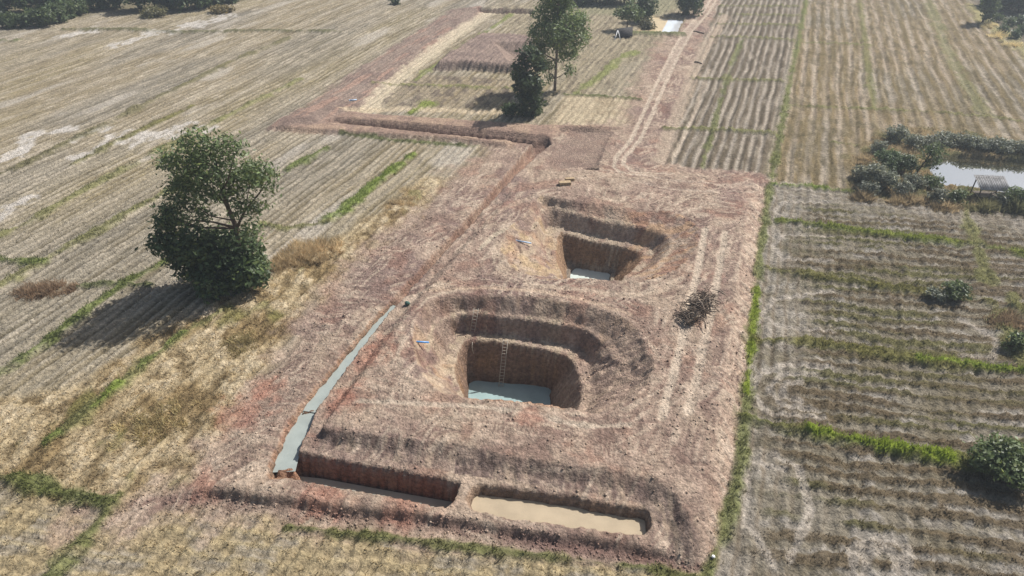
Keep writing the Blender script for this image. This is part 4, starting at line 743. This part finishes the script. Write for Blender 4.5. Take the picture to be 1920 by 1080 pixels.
z = on(980, 454)[2]+.2; pipe(wp(968, 451, z), wp(996, 456, z), .085, M_PVCL, 'pale blue plastic pipe on the left slope of the far pit')
z = on(662, 188)[2]+.15; pipe(wp(656, 188, z), wp(669, 187, z), .11, M_PVCL, 'tiny pale blue pipe on the far left spoil strip')
def lump(u, v, r, m, name, label, cat, sq=(1, 1, .8)):
    b0 = on(u, v); rr = np.random.default_rng(int(u)); V = []; F = []; n = 8; k_ = 5
    for i in range(k_+1):
        for j in range(n):
            p = math.pi*i/k_; t = 2*math.pi*j/n; q = r*(.85+.3*rr.random()) if 0 < i < k_ else r*.9; V.append((q*sq[0]*math.sin(p)*math.cos(t), q*sq[1]*math.sin(p)*math.sin(t), r*sq[2]*.8-q*sq[2]*math.cos(p)))
    for i in range(k_):
        for j in range(n): F.append((i*n+j, i*n+(j+1) % n, (i+1)*n+(j+1) % n, (i+1)*n+j))
    o = mesh(name, V, F, m, smooth=True, loc=b0); return tag(o, label, cat)
lump(764, 572, .28, M_SACK, 'sack', 'small dark green sack beside the top of the trench water', 'sack', (1, .8, .9))
lump(1337, 1045, .13, M_WHITE, 'bag', 'small white bag at the bottom corner of the plot', 'bag')
def earth_block(u, v, w, d, h, label):
    b0 = on(u, v); mb = MB().box((0, 0, h/2-.05), (w/2, d/2, h/2), .12); o = mb.build('earth_block', M_EARTH, smooth=False); o.location = b0
    bv = o.modifiers.new('bevel', 'BEVEL'); bv.width = .06; bv.segments = 2; tag(o, label, 'block', 'cut earth blocks beyond the far pit')
earth_block(1059, 346, 1.5, .7, .45, 'nearer of two small cut earth blocks beyond the far pit'); earth_block(1068, 339, 1.2, .5, .4, 'farther of two small cut earth blocks beyond the far pit')
# brush pile of cut branches and roots on the plot's right side
b0 = on(1308, 592); root = empty('brush_pile', b0); tag(root, 'dark tangled pile of cut branches and roots on the right side of the plot', 'brush pile')
r = random.Random(9); tones = [flat('branch_dark', (.10, .075, .058), .95, .05, .3, 7), flat('branch_grey', (.22, .175, .14), .95, .05, .3, 7), flat('branch_pale', (.36, .29, .22), .9, .05, .2, 7)]
for i in range(280):
    t = r.random(); cx = -1.0+2.6*t+r.gauss(0, .55); cy = -1.1+3.6*t+r.gauss(0, .6); hz = max(.05, (1.7-1.2*abs(t-.5)*1.2)*r.random()); a = r.uniform(0, 6.28); L = r.uniform(.5, 1.6); e = r.uniform(-.3, .6); w = r.choice([.018, .025, .03, .045, .07])
    p0 = np.array([cx, cy, hz]); dv = np.array([math.cos(a), math.sin(a), e])*L*.5; bend = np.array([r.uniform(-.2, .2), r.uniform(-.2, .2), r.uniform(-.05, .25)])
    pa = p0-dv; pb = p0+dv; pa[2] = max(.02, pa[2]); pb[2] = max(.02, pb[2]); o = MB().tube([pa, p0+bend, pb], [w, w*.8, w*.4], 5).build('branch', tones[0 if i % 10 < 6 else (1 if i % 10 < 9 else 2)], root)
lump_v = MB()
for k_ in range(5): lump_v.tube([(-1.0+.1*k_, -1.1+.15*k_, .1), (-1.3+.2*k_, -1.4+.1*k_, .5), (-1.1+.25*k_, -1.2+.05*k_, .75)], [.16, .13, .05], 7)
lump_v.build('root_stump', tones[2], root)
# tin-roofed shed by the right pond
b0 = on(1848, 372); root = empty('pond_shed', (b0[0], b0[1], b0[2]), -.10); tag(root, 'small open shed with grey corrugated roof on posts by the pond', 'shed')
wv, hd = 1.75, 1.15
for sx in (-1, 1):
    for sy in (-1, 1): MB().tube([(sx*(wv-.25), sy*(hd-.25), -.4), (sx*(wv-.25), sy*(hd-.25), 1.95+.35*sy)], .07, 6).build('post', M_POST, root)
for sy in (-1, 1): MB().box((0, sy*(hd-.25), 1.98+.35*sy), (wv-.1, .05, .06)).build('beam', M_POST, root, False)
MB().box((0, 0, .55), (wv-.3, hd-.3, .04)).build('platform', M_POST, root, False)
for p in range(6):                                             # overlapping corrugated sheets
    V = []; F = []; n = 25; x0 = -wv+p*2*wv/6-.04; x1 = -wv+(p+1)*2*wv/6+.04
    for i in range(n):
        xx = x0+(x1-x0)*i/(n-1); zz = .035*math.sin(i/(n-1)*2*math.pi*3)+.012*(p % 2)
        for j in range(2): V.append((xx, (-hd-.15) if j == 0 else (hd+.15), 2.12+zz+(-.40 if j == 0 else .40)))
    for i in range(n-1): F.append((i*2, i*2+2, i*2+3, i*2+1))
    o = mesh('roof_sheet', V, F, M_TIN, root); so = o.modifiers.new('solid', 'SOLIDIFY'); so.thickness = .012
# dark lean-to and pale poles beside the spreading tree
b0 = on(1166, 70); root = empty('lean_to', b0, -.05); tag(root, 'low dark lean-to under the small spreading tree', 'shelter')
V = [(-1.5, -.5, .6), (2.1, -.8, .5), (2.2, 1.2, 1.9), (-1.2, 1.0, 1.5)]; o = mesh('roof', V, [(0, 1, 2, 3)], M_DARK, root); so = o.modifiers.new('solid', 'SOLIDIFY'); so.thickness = .15
for p in ((-1.3, -.3), (1.9, -.6), (2.0, 1.0), (-1.0, .8)): MB().tube([(p[0], p[1], -.2), (p[0], p[1], .75+.4*(p[1]+.3))], .07, 6).build('post', M_POST, root)
MB().box((.4, .3, .35), (1.3, .5, .35), .1).build('wood_stack', M_DARK, root, False)
for i, (u0, u1, l) in enumerate(((1152, 1157, 'left pale pole leaning in front of the dark lean-to'), (1163, 1158, 'right pale pole leaning in front of the dark lean-to'))):
    a_ = np.array(on(u0, 75)); t_ = np.array(on(u1, 72))+(0, .3, 1.5); o = MB().tube([a_, (a_+t_)/2+(0.03, 0, 0), t_], [.10, .09, .07], 6).build('leaning_pole', M_WHITE); tag(o, l, 'pole', 'pale poles at the lean-to')
for i, (u, v, du, dv) in enumerate(((1302, 117, 14, 4), (1300, 60, 20, 4))):
    a_ = np.array(on(u, v))+(0, 0, .12); b_ = np.array(on(u+du, v+dv))+(0, 0, .15); o = MB().tube([a_, (a_+b_)/2+(0, .2, .05), b_], [.16, .14, .10], 7).build('log', M_POST); tag(o, ['dark log lying across the pale strip beside the track', 'farther dark log lying beside the track'][i], 'log')

# ------------------------------------------------------------------ air
hz = bpy.data.meshes.new('haze'); mbh = MB().box((0, 1500, 17), (3000, 3200, 27)); hz.from_pydata([tuple(v) for v in mbh.v], [], mbh.f)
mh = bpy.data.materials.new('haze'); mh.use_nodes = True; n = mh.node_tree; n.nodes.clear(); out = n.nodes.new('ShaderNodeOutputMaterial'); pv = n.nodes.new('ShaderNodeVolumePrincipled')
pv.inputs['Color'].default_value = (.82, .90, 1, 1); pv.inputs['Density'].default_value = .0006; pv.inputs['Anisotropy'].default_value = .3; n.links.new(pv.outputs[0], out.inputs['Volume'])
hz.materials.append(mh); ho = bpy.data.objects.new('haze', hz); C_.objects.link(ho); tag(ho, 'thin pale haze over the fields', 'haze', kind='stuff')
